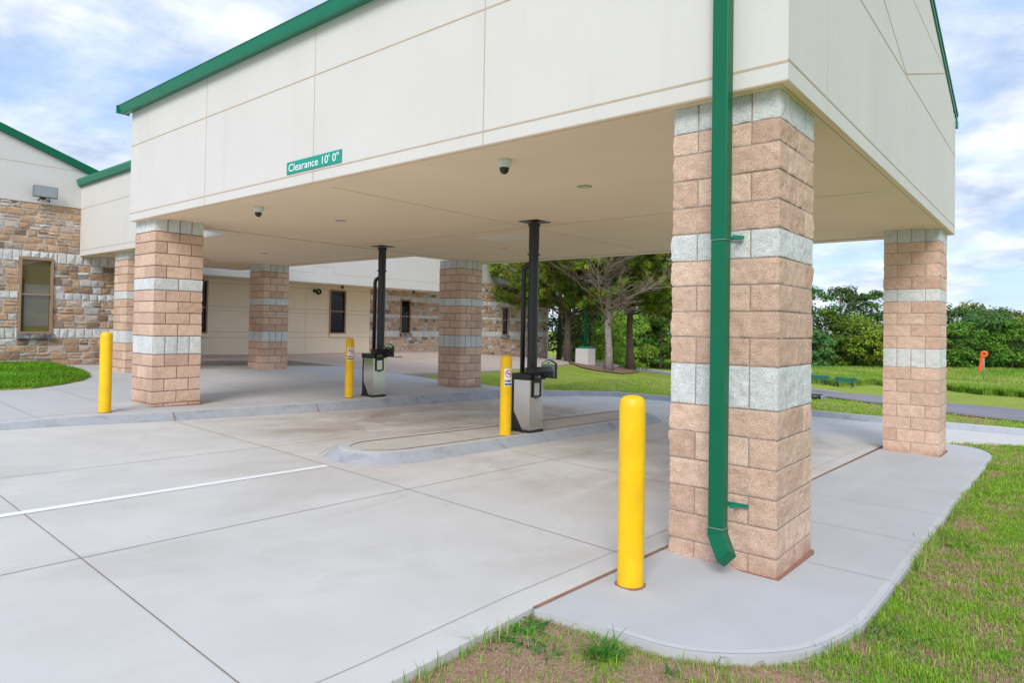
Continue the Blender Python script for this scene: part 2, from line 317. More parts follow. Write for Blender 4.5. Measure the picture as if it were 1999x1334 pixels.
def PK(x, y):                                                    # pinkish walk along the building
    s = np.clip((np.asarray(y, float)-9)/4, 0, 1); return (1-s)*(PL(x, y)+.004) + s*(T(x, y)+.05)
def in_poly(x, y, poly):
    c = np.zeros(np.shape(x), bool); n = len(poly)
    for i in range(n):
        (x1, y1), (x2, y2) = poly[i], poly[(i+1) % n]
        if y1 == y2: continue
        k = ((y1 > y) != (y2 > y)) & (x < (x2-x1)*(y-y1)/(y2-y1)+x1); c ^= k
    return c
def sheet(name, poly, hf, m_, thick=.0, parent=None, grid=1.0, kind='structure', label=None, cat=None):
    """a ground sheet: polygon cut on a grid, laid on the height function, with real edges of given thickness"""
    bm = bmesh.new(); vs = [bm.verts.new((p[0], p[1], 0)) for p in poly]; f = bm.faces.new(vs)
    bmesh.ops.triangulate(bm, faces=[f])
    xs = [p[0] for p in poly]; ys = [p[1] for p in poly]
    for ax, lo, hi in ((0, min(xs), max(xs)), (1, min(ys), max(ys))):
        t = math.floor(lo/grid)*grid + grid
        while t < hi:
            co = [0, 0, 0]; no = [0, 0, 0]; co[ax] = t; no[ax] = 1
            bmesh.ops.bisect_plane(bm, geom=bm.verts[:]+bm.edges[:]+bm.faces[:], plane_co=co, plane_no=no); t += grid
    for v in bm.verts: v.co.z = float(hf(v.co.x, v.co.y))
    bmesh.ops.recalc_face_normals(bm, faces=bm.faces)
    if sum(f.normal.z for f in bm.faces) < 0: bmesh.ops.reverse_faces(bm, faces=bm.faces)
    if thick:
        be = [e for e in bm.edges if e.is_boundary]
        r = bmesh.ops.extrude_edge_only(bm, edges=be)
        for v in [g for g in r['geom'] if isinstance(g, bmesh.types.BMVert)]: v.co.z -= thick
    me = bpy.data.meshes.new(name); bm.to_mesh(me); bm.free(); me.materials.append(m_)
    o = bpy.data.objects.new(name, me); COL.objects.link(o)
    if parent is not None: o.parent = parent
    else: setp(o, label, cat, kind=kind)
    return o
def strip_faces(mb, pts, width, hf, lift, mi=0, step=.5):
    """a thin ribbon laid on a height function along a polyline"""
    dense = []
    for a, b in zip(pts[:-1], pts[1:]):
        n = max(1, int(math.dist(a, b)/step))
        dense += [(a[0]+(b[0]-a[0])*i/n, a[1]+(b[1]-a[1])*i/n) for i in range(n)]
    dense.append(pts[-1]); L = []
    for i, p in enumerate(dense):
        a = dense[max(i-1, 0)]; b = dense[min(i+1, len(dense)-1)]; d = Vector((b[0]-a[0], b[1]-a[1])).normalized(); n = Vector((-d.y, d.x))*width/2
        L.append(((p[0]+n.x, p[1]+n.y), (p[0]-n.x, p[1]-n.y)))
    vs = [(x, y, float(hf(x, y))+lift) for pr in L for x, y in pr]
    mb.add(vs, [(2*i, 2*i+1, 2*i+3, 2*i+2) for i in range(len(L)-1)], mi)

# ------------------------------------------------------------ the ground
def lines(spans):
    o = []
    for a, b, st in spans: o += list(np.arange(a, b, st))
    return np.array(o+[spans[-1][1]])
gx = lines([(-700, -200, 50), (-200, -80, 10), (-80, -32, 3), (-32, 8, .5), (8, 40, 2), (40, 200, 16), (200, 700, 50)])
gy = lines([(-700, -200, 50), (-200, -20, 12), (-20, -14, 1), (-14, 32, .5), (32, 70, 1.5), (70, 140, 4), (140, 300, 16), (300, 900, 60)])
X, Y = np.meshgrid(gx, gy, indexing='ij'); Z = T(X, Y)
q = (X < -9.7) & (Y < 10.5) & (X > -24); Z = np.where(q, np.minimum(Z, PL(X, Y)-.12), Z)
q = (X < -13.5) & (Y < 29) & (X > -24) & (Y >= 10.5); Z = np.where(q, np.minimum(Z, PK(X, Y)-.04), Z)
nx, ny = len(gx), len(gy); idx = np.arange(nx*ny).reshape(nx, ny)
F = np.stack([idx[:-1, :-1], idx[1:, :-1], idx[1:, 1:], idx[:-1, 1:]], -1).reshape(-1, 4)
ground = np_mesh('ground', np.stack([X, Y, Z], -1).reshape(-1, 3), F, M['turf'], smooth=True); setp(ground, kind='structure')

M['gutter_tone'] = mat('gutter_tone', (.47, .46, .45), .9)
M['pad_light'] = mat('pad_light', (.515, .52, .53), .85, var=.06, vscale=4)
# driveway slab, its joints and the painted line
drive = [(-9.9, -16), (-.80, -16), (-.82, -2.76), (-.885, -1.62), (-.885, 4), (-.93, 8.68), (-.6, 10.2), (-.2, 10.62), (.35, 11.1), (.95, 11.5), (3, 12.1), (7, 12.7), (16, 13.2),
         (16, 16.2), (4, 14.5), (.9, 13.72), (-1.8, 13.2), (-3.3, 13.0), (-7.05, 12.95), (-8.8, 12.6), (-9.5, 11.65), (-9.85, 10.2), (-9.95, 9.3)]
def DT(x, y):                                                    # slab level: on the court plane, on the terrain further out
    s = np.clip((np.asarray(x, float)-2)/4, 0, 1); return (1-s)*D(x, y) + s*(T(x, y)+.05)
sheet('driveway', drive, DT, M['concrete'], thick=.16)
jb = MB(); jl = .0025
A = [(-6.15, -14), (-6.364, -2.93), (-6.547, -.04), (-6.64, 1.6), (-6.9, 8), (-7.0, 12.8)]
B = [(-3.05, -14), (-3.437, -3.6), (-3.464, -3.16), (-3.578, -.8), (-3.60, -.19), (-3.692, 2.43), (-3.723, 4.16), (-3.78, 8), (-3.85, 12.9)]
strip_faces(jb, A, .0070, D, jl); strip_faces(jb, B, .0070, D, jl)
for l in ([(-9.6, -2.98), (-5.608, -3.10), (-3.464, -3.16), (-.84, -3.25)], [(-9.43, .04), (-6.547, -.04), (-4.468, -.133), (-3.612, -.181), (-.89, -.335)],
          [(-4.45, 2.5), (-3.692, 2.43), (-2.657, 2.36), (-.9, 2.24)], [(-9.6, 2.84), (-8.285, 2.80), (-6.1, 2.68)], [(-4.45, 5.1), (-.9, 4.9)], [(-9.6, 5.8), (-6.2, 5.65)], [(-9.8, 8.9), (-5.3, 8.8), (-.95, 8.55)], [(-9.6, -6.1), (-.8, -6.35)]):
    strip_faces(jb, l, .0070, D, jl+.0008)
setp(jb.build('driveway_joints', M['joint'], normals=False), kind='structure')
gb = MB(); strip_faces(gb, [(-1.03, -16), (-1.05, -2.76), (-1.10, -1.6), (-1.10, 8.6)], .008, D, .0035)
setp(gb.build('gutter_line', M['gutter_tone'], normals=False), kind='structure')
pb = MB(); strip_faces(pb, [(-4.52, -10), (-4.70, -6.8), (-4.889, -3.266), (-5.057, -.12)], .105, D, .0045)
setp(pb.build('painted_line', M['paint'], normals=False), kind='structure')
# small cracks and dropped twigs give the slab its litter
cb = MB()
for k in range(9):
    x = rng.uniform(-8, -1.6); y = rng.uniform(-4.2, 4); a = rng.uniform(0, 6.28); l_ = rng.uniform(.04, .16)
    pts = [(x+math.cos(a)*l_*t+.015*math.sin(7*t+k), y+math.sin(a)*l_*t) for t in (0, .3, .7, 1)]
    strip_faces(cb, pts, .004, D, .004, step=.05)
setp(cb.build('litter', M['joint'], normals=False), kind='stuff', label='tiny twigs and scratches scattered on the pale concrete drive', cat='litter')

# pad under the near columns
pad = [(-.865, -1.633), (-.42, -1.565), (-.07, -1.525), (.16, -1.41), (.355, -1.22), (.50, -.98), (.60, -.56), (.635, 0), (.63, 2.9), (.64, 5.4), (.65, 8.3), (.60, 9.1), (.42, 9.75), (.1, 10.05), (-.3, 10.12), (-.6, 10.0), (-.865, 8.7)]
def smooth_poly(P, keep, n=4):
    """Catmull-Rom through the points after index keep"""
    o = []; m_ = len(P)
    for i in range(m_):
        if i in keep: o.append(P[i]); continue
        p0, p1, p2, p3 = (np.array(P[(i+k) % m_]) for k in (-1, 0, 1, 2))
        for k in range(n):
            t = k/n; o.append(tuple(.5*((2*p1)+(-p0+p2)*t+(2*p0-5*p1+4*p2-p3)*t*t+(-p0+3*p1-3*p2+p3)*t**3)))
    return o
pad = smooth_poly(pad, (0, 7, 8, 9, 15, 16)); 
sheet('pad', pad, D, M['concrete_pad'], thick=.16)
cl = MB(); strip_faces(cl, [(-.875, -1.62), (-.875, 4.1), (-.90, 8.7)], .028, lambda x, y: D(x, y), .004)
setp(cl.build('clay_joint', M['clay'], normals=False), kind='structure')
kb = MB(); kl = MB()
for y0, y1, x0 in ((.585, .60, .05), (1.885, 1.90, -.86), (3.20, 3.24, -.86), (4.59, 4.60, -.86), (5.95, 5.97, -.86), (7.3, 7.3, -.86), (8.95, 8.9, .05)):
    strip_faces(kb, [(x0, y0), (.60, y1)], .006, D, .0048)
strip_faces(kl, [(x-.04*np.clip((x+.6)/.8, 0, 1), y+.04*(y < -.3)) for x, y in pad if x > -.7 and y < 9.6], .045, D, .0026)
setp(kl.build('pad_tooling', M['pad_light'], normals=False), kind='structure')
setp(kb.build('pad_joints', M['joint_soft'], normals=False), kind='structure')

# raised walk and kerb in front of the building
def PLr(x, y):                                                   # drops to the drive at its near end
    s = np.clip((-1.0-np.asarray(y, float))/1.6, 0, 1); s = s*s*(3-2*s)
    e = np.clip((np.asarray(x, float)+12.5)/2.0, 0, 1)
    return PL(x, y)*(1-s*e) + s*e*(D(x, y)+.07)
kx = [(-9.72, -14), (-9.72, -3), (-9.72, -1.5), (-9.62, -.6), (-9.56, .1), (-9.51, 2.7), (-9.50, 3.2), (-9.66, 5.5), (-9.80, 8.3), (-9.79, 9.2), (-9.66, 10.2), (-9.33, 11.5), (-8.66, 12.4), (-7.05, 12.80), (-3.23, 12.87), (-1.78, 13.04), (.9, 13.6), (4, 14.4), (16, 16.05)]
walk = [(-9.73, -14), (-9.73, -1.5), (-9.63, -.6), (-9.57, .1), (-9.52, 2.7), (-9.51, 3.2), (-9.67, 5.5), (-9.81, 8.3), (-9.80, 9.1), (-10.96, 9.09), (-12.4, 8.8), (-14.2, 9.0), (-17.24, 8.85), (-19.71, 8.5), (-19.71, -14)]
sheet('raised_walk', walk, PLr, M['concrete_pad'], thick=.3)
def kerb(name, line, top_h, bot_h, wtop=.13, batter=.10, closed=False, side=1):
    """kerb with rounded top: profile swept along a line; side=1 puts the drive on the left of travel"""
    mb = MB(); dense = []
    for a, b in zip(line[:-1], line[1:]):
        n = max(1, int(math.dist(a, b)/.35)); dense += [(a[0]+(b[0]-a[0])*i/n, a[1]+(b[1]-a[1])*i/n) for i in range(n)]
    dense.append(line[-1]); rows = []
    for i, p in enumerate(dense):
        a = dense[i-1 if (i or closed) else 0]; b = dense[(i+1) % len(dense) if closed else min(i+1, len(dense)-1)]
        if closed and i == len(dense)-1: b = dense[1]
        if closed and i == 0: a = dense[-2]
        d = Vector((b[0]-a[0], b[1]-a[1])).normalized(); n = Vector((d.y, -d.x))*side
        zt = float(top_h(*p)); zb = float(bot_h(*p)); h = zt-zb
        prof = [(-wtop, -.3), (-wtop, .003), (-.012, .003), (.0, -.003), (.006, -.012), (batter*.9, -h+.012), (batter*1.15, -h+.002), (batter*1.15, -h-.05)]
        rows.append([(p[0]+n.x*u, p[1]+n.y*u, zt+v) for u, v in prof])
    k = len(rows[0]); vs = [q for r in rows for q in r]
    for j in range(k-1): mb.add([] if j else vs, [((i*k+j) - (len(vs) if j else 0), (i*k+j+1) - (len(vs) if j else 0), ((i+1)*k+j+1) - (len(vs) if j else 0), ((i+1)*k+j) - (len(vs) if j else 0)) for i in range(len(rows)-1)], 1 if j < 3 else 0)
    return setp(mb.build(name, [M['kerb_face_shaded'], M['kerb_top']], smooth=False), kind='structure')
def ktop(x, y):
    s = np.clip((y-8.6)/2.5, 0, 1); t = D(x, y)+.13
    far = np.clip((x-2)/4, 0, 1); t = (1-far)*t + far*(T(x, y)+.16)
    return (1-s)*PLr(x, y) + s*t
kerb('kerb', kx, ktop, DT)
jk = MB()                                                        # kerb joints
for x, y in ((-9.56, .07), (-9.51, 2.72), (-9.66, 5.4), (-9.80, 8.35), (-8.9, 12.2), (-5.2, 12.84)):
    zt = float(ktop(x, y)); zb = float(D(x, y))
    if y < 9: jk.add([(x-.13, y, zt+.006), (x-.13, y+.014, zt+.006), (x+.02, y, zt-.012), (x+.02, y+.014, zt-.012), (x+.118, y, zb+.006), (x+.118, y+.014, zb+.006)], [(0, 1, 3, 2), (2, 3, 5, 4)])
setp(jk.build('kerb_joints', M['clay'], normals=False), kind='structure')
wj = MB()
for l in ([(-19.6, -1.66), (-9.75, -1.66)], [(-19.6, -.45), (-9.75, -.47)], [(-10.0, -1.9), (-9.98, 8.3)], [(-19.6, 2.7), (-9.6, 2.74)], [(-12.6, 2.75), (-12.6, 8.6)], [(-19.6, 5.4), (-9.75, 5.4)], [(-15.6, 2.75), (-15.6, 8.9)], [(-14.2, 9), (-9.9, 7.2)]):
    strip_faces(wj, l, .012, PLr, .0035)
setp(wj.build('walk_joints', M['joint_soft'], normals=False), kind='structure')
pink = [(-19.72, -3), (-19.72, 8.5), (-17.24, 8.87), (-14.2, 9.02), (-14.3, 10.6), (-14.42, 12.9), (-14.67, 14.9), (-15.5, 18.7), (-16.6, 21.5), (-17.6, 22.9), (-19.2, 23.3), (-20.4, 24.5), (-20.6, 28.6), (-22.7, 28.6), (-22.7, 2.6), (-19.9, 2.6), (-19.9, -3)]
sheet('building_walk', pink, PK, M['concrete_pink'], thick=.15)
# little lawn between the walk and the stone wing
lawn = [(-18.9, 1.0), (-17.33, 1.04), (-16.35, 1.0), (-15.48, .84), (-14.65, .41), (-13.97, -.17), (-13.43, -.83), (-13.35, -1.32), (-13.7, -2.4), (-14.5, -3.5), (-16, -4.3), (-18.9, -4.6)]
sheet('planting_bed', lawn, lambda x, y: PLr(x, y)+.03, M['turf'], thick=.05)

# island
def island():
    cs = [(-5.27, .95), (-5.30, 2.9), (-5.40, 5.5), (-5.50, 7.55)]
    def cx(y): return np.interp(y, [c[1] for c in cs], [c[0] for c in cs])
    def ring(hw, ly, n=14):
        right = [(cx(y)+hw, y) for y in (1.6, 2.3, 3.0, 4.0, 5.0, 6.0, 7.0)]
        far = [(cx(7.55)+hw*math.cos(math.pi*k/n), 7.55+ly*math.sin(math.pi*k/n)) for k in range(n+1)]
        left = [(cx(y)-hw, y) for y in (7.0, 6.0, 5.0, 4.0, 3.0, 2.3, 1.6)]
        near = [(cx(.95)-hw*math.cos(math.pi*k/n), .95-ly*math.sin(math.pi*k/n)) for k in range(n+1)]
        return near + right + far + left
    H = lambda x, y: D(x, y)+.115
    top = ring(.50, .68); line = top+[top[0]]
    mb = MB(); rows = []
    prof = [(-.14, .003), (-.012, .003), (.0, -.002), (.012, -.012), (.185, -.112), (.21, -.16)]
    for i, p in enumerate(top):
        a = top[i-1]; b = top[(i+1) % len(top)]; d = Vector((b[0]-a[0], b[1]-a[1])).normalized(); n = Vector((d.y, -d.x))
        rows.append([(p[0]+n.x*u, p[1]+n.y*u, H(*p)+v) for u, v in prof])
    k = len(prof); vs = [q for r in rows for q in r]; nr = len(rows)
    for j in range(k-1): o_ = len(vs) if j else 0; mb.add([] if j else vs, [(i*k+j-o_, i*k+j+1-o_, ((i+1) % nr)*k+j+1-o_, ((i+1) % nr)*k+j-o_) for i in range(nr)], 1 if j < 2 else 0)
    setp(mb.build('island_kerb', [M['kerb_face_shaded'], M['kerb_top']]), kind='structure')
    inner = []
    for i, p in enumerate(top):
        a = top[i-1]; b = top[(i+1) % len(top)]; d = Vector((b[0]-a[0], b[1]-a[1])).normalized(); inner.append((p[0]-d.y*.13, p[1]+d.x*.13))
    sheet('island_top', inner, H, M['concrete_island'], thick=.1)
    rb = MB(); ir = []
    for i, p in enumerate(top):
        a = top[i-1]; b = top[(i+1) % len(top)]; d = Vector((b[0]-a[0], b[1]-a[1])).normalized(); ir.append((p[0]-d.y*.132, p[1]+d.x*.132))
    strip_faces(rb, ir+[ir[0]], .026, H, .006, step=.2)
    setp(rb.build('island_joint', M['clay'], normals=False), kind='structure')
    ij = MB()
    for y in (2.4, 4.6, 6.4): strip_faces(ij, [(float(cx(y))-.36, y-.02), (float(cx(y))+.36, y+.02)], .009, H, .004)
    x0 = float(cx(2.62)); h = D(x0+.5, 2.62)
    ij.add([(x0+.5, 2.55, h+.124), (x0+.5, 2.562, h+.124), (x0+.53, 2.55, h+.09), (x0+.53, 2.562, h+.09), (x0+.702, 2.55, h+.012), (x0+.702, 2.562, h+.012)], [(0, 1, 3, 2), (2, 3, 5, 4)])
    x1 = -5.56; ij.add([(x1, .37, D(x1, .4)+.122), (x1+.012, .37, D(x1, .4)+.122), (x1-.02, .20, D(x1, .2)+.075), (x1-.008, .2, D(x1, .2)+.075), (x1-.035, .115, D(x1, .1)+.02), (x1-.023, .115, D(x1, .1)+.02)], [(0, 1, 3, 2), (2, 3, 5, 4)])
    setp(ij.build('island_joints', M['joint'], normals=False), kind='structure')
island()

# road beyond the mown strip, mulch ring, far field
road_far = [(40, 17.5), (12, 21), (.5, 24.5), (-1.6, 25.3), (-4.5, 28), (-8, 33), (-15, 41), (-28, 53.5), (-47, 66), (-90, 84)]
road_near = [(-90, 78), (-49, 61), (-31, 48.5), (-18, 37), (-9.5, 26.5), (-5.2, 21.2), (-3, 19.4), (-.8, 17.6), (.7, 17.0), (12, 14.8), (40, 11)]
sheet('verge', [(x, y+1.0+abs(x)*.02) for x, y in road_far]+[(x, y-.12) for x, y in road_near], lambda x, y: T(x, y)+.035, M['verge'], grid=.75)
sheet('road', road_far+road_near, lambda x, y: T(x, y)+.06, M['asphalt'], grid=.75, thick=.05)
sheet('mulch_bed', [(-17.9, 22.6), (-16.6, 21.9), (-15.6, 21.0), (-14.4, 20.6), (-13.6, 21.2), (-13.9, 22.8), (-14.6, 24.8), (-16, 26), (-18, 25.6), (-19, 24)], lambda x, y: T(x, y)+.045, M['mulch'], grid=.5)

# ------------------------------------------------------------ split-face block columns
HC = 3.464; W = .8128
PX = [0, 63, 109.5, 166, 224.7, 281.5, 339.4, 393, 447, 501, 557, 644, 701, 760, 818, 875, 932, 989.5, 1047]
CZ = [p*.003575 for p in PX]
TY = ['S', 'B', 'A', 'B', 'A', 'b', 'A', 'B', 'A', 'B', 'S', 'A', 'B', 'A', 'B', 'A', 'B', 'A']   # joint pattern on the front faces; S and b are the pale bands
def column(label, cx, cy_, zb, res, seed, flip=False):
    """cx,cy_: the corner nearest the camera (max x, min y); four rock-faced sides round a hollow core"""
    t = thing('block_column', label, 'column', (cx-W/2, cy_+W/2, zb), 'split-face block columns carrying the canopy')
    Hh = HC-zb; g = .0050 if res < .03 else .0068; g2 = g+.0045
    zl = []
    for c in CZ:
        if 0 < c < Hh-.03: zl += [c-g2, c-g, c+g, c+g2]
    zl = [0.0] + zl + [Hh+.02]
    z = []
    for a, b in zip(zl[:-1], zl[1:]):
        n = max(1, int(round((b-a)/res))) if b-a > 2.5*g else 1
        z += list(np.linspace(a, b, n, endpoint=False))
    z = np.array(z+[zl[-1]]); sl = [0]
    sl += [.005]
    for q_ in (.25, .5, .75): sl += [q_*W-g2, q_*W-g, q_*W+g, q_*W+g2]
    sl += [W-.005, W]; s = []
    for a, b in zip(sl[:-1], sl[1:]):
        n = max(1, int(round((b-a)/res))) if b-a > 2.5*g else 1
        s += list(np.linspace(a, b, n, endpoint=False))
    s = np.array(s); ns = len(s); nz = len(z)
    ci = np.clip(np.searchsorted(CZ, z, side='right')-1, 0, len(TY)-1)
    hor = np.zeros(nz, bool)
    for c in CZ[1:]: hor |= np.abs(z-c) < g*1.01
    V = []; groove = []; block = []
    for f in range(4):                                            # 0 front(-Y) from left to right, 1 right(+X), 2 back, 3 left
        for j in range(ns):
            sj = s[j]; gr = hor.copy(); bid = np.zeros(nz, int)
            for i in range(nz):
                ty = TY[ci[i]]
                odd = (f % 2 == 1)
                if ty == 'S': js = (0, .25, .5, .75)
                else:
                    B_ = (ty in 'Bb') != odd
                    js = (.25, .75) if B_ else (.5,)
                bid[i] = ci[i]*64+sum(sj > q_*W for q_ in js) + f*8
                if sum(sj > q_*W for q_ in js) == 0 and ty != 'S': bid[i] = ci[i]*64+((f-1) % 4)*8+(2 if ((ty in 'Bb') == odd) else 1)
                for q_ in js:
                    if abs(sj-q_*W) < g*1.05: gr[i] = True
            if f == 0: p = (-W/2+sj, -W/2); n = (0, -1)
            elif f == 1: p = (W/2, -W/2+sj); n = (1, 0)
            elif f == 2: p = (W/2-sj, W/2); n = (0, 1)
            else: p = (-W/2, W/2-sj); n = (-1, 0)
            if j == 0: m_ = [(0, -1), (1, 0), (0, 1), (-1, 0)][f-1]; n = (n[0]+m_[0], n[1]+m_[1])
            V.append((np.full(nz, p[0]), np.full(nz, p[1]), n)); groove.append(gr); block.append(bid)
    NS = 4*ns; PXx = np.array([v[0] for v in V]); PYy = np.array([v[1] for v in V]); NN = np.array([v[2] for v in V], float)
    G = np.array(groove); BI = np.array(block); ZZ = np.broadcast_to(z, (NS, nz))
    nzv = fbm(PXx*14+seed*7.7, PYy*14, ZZ*14, seed, 4)-.5; low = fbm(PXx*4+BI*.37, PYy*4+seed, ZZ*4, seed+9, 2)-.5
    amp = .026 if res < .03 else .014
    bump = nzv*amp + low*.007 + (hash3(BI, BI*3+1, BI*7, seed)-.5)*.003
    # ease the rim of each block back towards the mortar
    rim = np.ones_like(bump)
    gi = G.astype(float); nb = np.maximum.reduce([np.roll(gi, 1, 0), np.roll(gi, -1, 0), np.pad(gi, ((0, 0), (1, 0)))[:, :-1], np.pad(gi, ((0, 0), (0, 1)))[:, 1:]])
    off = np.where(G, -.006 if res < .03 else -.009, bump*np.where(nb > 0, .7, 1) - np.where(nb > 0, .0015, 0)); off = np.clip(off, -.010, .010)
    if res < .03: off = off
    x = PXx+NN[:, :1]*off; y = PYy+NN[:, 1:]*off; zz = HC-ZZ-zb
    P = np.stack([x, y, zz], -1).reshape(-1, 3); idx = np.arange(NS*nz).reshape(NS, nz); nxt = np.roll(idx, -1, 0)
    Fq = np.stack([idx[:, 1:], nxt[:, 1:], nxt[:, :-1], idx[:, :-1]], -1)
    Gn = np.roll(G, -1, 0); Gall = G[:, 1:] & Gn[:, 1:] & G[:, :-1] & Gn[:, :-1]
    zi = (ci[:-1]); band = np.isin(zi, [i for i, a in enumerate(TY) if a in 'Sb'])
    # joints take the sand-coloured mortar; block faces vary a little in tone
    tone = (hash3(BI, BI+5, BI*3, seed+3)-.5); fine = fbm(PXx*30, PYy*30, ZZ*30, seed+1, 2)-.5
    tF = tone[:, 1:]; fF = fine[:, 1:]
    tan = np.stack([.70+.18*tF+.16*fF, .485+.16*tF+.15*fF, .37+.13*tF+.13*fF], -1)
    pale = np.stack([.69+.09*tF+.20*fF, .705+.09*tF+.20*fF, .70+.08*tF+.20*fF], -1)
    col = np.where(band[None, :, None], pale, tan)
    mort = np.array([.40, .31, .26]) if res < .03 else np.array([.24, .17, .14]); col = np.where(Gall[..., None], mort, col)
    clay = np.clip((.16-(Hh-.5*(z[1:]+z[:-1])))/.16, 0, 1)[None, :, None]*np.clip(fbm(PXx*9, PYy*9, ZZ*9, seed+4, 2)[:, 1:, None]*2.4-.6, 0, 1)*.5     # splashed red clay
    col = col*(1-clay)+np.array([.36, .17, .10])*clay
    bands = [i for i, a in enumerate(TY) if a in 'Sb']
    for k, nm in [(-1, 'shaft')] + [(b, 'pale_band') for b in bands]:
        sel = (~band if k < 0 else (zi == k))
        if not sel.any(): continue
        np_mesh(nm, P, Fq[:, sel].reshape(-1, 4), M['block'], t, col=col[:, sel].reshape(-1, 3), smooth=False)
        me = t.children[-1].data if False else None
    mb = MB(); mb.box(-W/2-.022, W/2+.022, -W/2-.022, W/2+.022, -.05, .004)
    mb.build('base_joint', M['clay'], t)
    return t
def prune(o):                                                     # drop vertices no face uses
    bm = bmesh.new(); bm.from_mesh(o.data); vs = [v for v in bm.verts if not v.link_faces]
    bmesh.ops.delete(bm, geom=vs, context='VERTS'); bm.to_mesh(o.data); bm.free()
column('tall block column with the green downspout in front of it, beside the nearest bollard', 0, 0, D(0, 0), .016, 1)
column('block column standing on the kerbed walk behind the leftmost yellow bollard', -10.18, 0, .283-.001, .03, 2)
column('rear block column between the walk and the beige wall, left of the farther teller machine', -16.54, 5.67, .31, .04, 3)
column('block column at the kerb between the two teller machines, lawn beside it', -10.556, 7.77, .119, .035, 4)
column('block column at the far right end of the pad with sky and lawn around it', 0, 7.94, -.262, .028, 5)
column('narrow looking block column half hidden beside the stone wing, under the low link roof', -16.25, 1.85, .43, .04, 6)
for o in list(bpy.data.objects):
    if o.type == 'MESH' and o.name.split('.')[0] in ('shaft', 'pale_band'): prune(o)

# ------------------------------------------------------------ the canopy
X0, X1, Y0, Y1 = -10.95, .085, -.12, 9.0; ZB = 3.448
can = thing('drive_through_canopy', 'large cream stucco canopy with green eaves roofing the drive-through lanes', 'canopy', (-5.4, 4.4, HC))
def bld(mb, name, m_, **k):
    """build in world coordinates, then hang on the canopy"""
    o = mb.build(name, m_, None, **k); o.parent = can; o.matrix_parent_inverse = Matrix.Translation(-can.location); return o
def hang(o, p): o.parent = p; o.matrix_parent_inverse = Matrix.Translation(-p.location); return o
APEX = (4.44, 6.95); EZ = 5.52
mb = MB(); mb.box(X0, X1, Y0, Y0+.3, ZB, 5.43); bld(mb, 'front_fascia', M['eifs'], bevel=.004)
mb = MB(); mb.prism([(Y0+.3, ZB), (Y1-.3, ZB), (Y1-.3, EZ+.06), APEX, (Y0+.3, EZ+.02)], 0, X1-.3, X1); g_o = bld(mb, 'gable_wall', M['eifs'])
mb = MB(); mb.prism([(Y0+.3, ZB), (Y1-.3, ZB), (Y1-.3, EZ+.06), APEX, (Y0+.3, EZ+.02)], 0, X0, X0+.3); bld(mb, 'end_wall', M['eifs'])
mb = MB(); mb.box(X0, X1, Y1-.3, Y1, ZB, EZ); bld(mb, 'rear_fascia', M['eifs'])
mb = MB(); mb.box(X0+.3, X1-.3, Y0+.3, Y1-.3, HC, HC+.1)
mb.box(X0+.292, X1-.292, Y0+.292, Y1-.292, HC+.004, HC+.02)
bld(mb, 'soffit', M['soffit'])
mb = MB(); zz_ = (ZB-.0035, ZB-.0005); e_ = .004
mb.box(X0+e_, X1-e_, Y0+e_, Y0+.3, *zz_); mb.box(X0+e_, X1-e_, Y1-.3, Y1-e_, *zz_); mb.box(X0+e_, X0+.3, Y0+.3, Y1-.3, *zz_); mb.box(X1-.3, X1-e_, Y0+.3, Y1-.3, *zz_)
bld(mb, 'soffit_return', M['soffit'])
mb = MB(); e_ = .055; w_ = .007
mb.box(X0+e_, X1-e_, Y0+e_, Y0+e_+w_, ZB-.005, ZB-.003); mb.box(X1-e_-w_, X1-e_, Y0+e_, Y1-e_, ZB-.0052, ZB-.003)
bld(mb, 'drip_groove', M['reveal'])
# shadow reveals: inset lines modelled as thin tinted strips standing a hair proud
rv = MB(); h = .009
for z in (3.576, 4.75): rv.box(X0, X1+.002, Y0-.002, Y0, z-h, z+h)
for x in (-8.23, -5.485, -2.71): rv.box(x-.006, x+.006, Y0-.0015, Y0, ZB, 5.42)
bld(rv, 'front_reveals', M['reveal'], normals=False)
rv = MB()
for z in (3.588, 4.81): rv.box(X1, X1+.002, Y0, Y1, z-h, z+h)
for y in (.86, 4.30, 7.6): rv.box(X1, X1+.0012, y-.003, y+.003, ZB, 4.8)
rv.box(X1, X1+.002, 1.3, 7.75, 5.905-h*.7, 5.905+h*.7)
def rline(y0, z0, y1, z1, w_=.008):
    d = Vector((y1-y0, z1-z0)).normalized(); n = Vector((-d.y, d.x))*w_
    rv.prism([(y0+n.x, z0+n.y), (y1+n.x, z1+n.y), (y1-n.x, z1-n.y), (y0-n.x, z0-n.y)], 0, X1, X1+.0026)
rline(4.30, 4.83, 7.77, 5.90); rline(4.30, 4.83, 1.0, 5.80)
bld(rv, 'gable_reveals', M['reveal'], normals=False)
# soffit control joints and hatches
sj = MB()
sj.box(-5.62, -5.612, Y0+.3, Y1-.3, HC-.0025, HC+.001); sj.box(X0+.3, X1-.3, 4.33, 4.338, HC-.003, HC+.001)
bld(sj, 'soffit_joints', M['reveal'], normals=False)
for (a, b, c, d) in ((-7.33, -6.37, 4.83, 5.5),):
    mb = MB(); mb.box(a, b, c, d, HC-.012, HC+.001); bld(mb, 'access_hatch', M['hatch'], bevel=.003)
# gutter along the front eave, with lip and underside
gp = [(Y0, 5.34), (Y0-.10, 5.318), (Y0-.13, 5.322), (Y0-.145, 5.36), (Y0-.17, 5.43), (Y0-.185, 5.448), (Y0-.16, 5.458), (Y0, 5.452)]
mb = MB(); mb.prism(gp, 0, X0-.17, X1+.1); mb.box(X0-.19, X0-.165, Y0-.19, Y0+.02, 5.325, 5.465)
bld(mb, 'gutter', M['green_dark'])

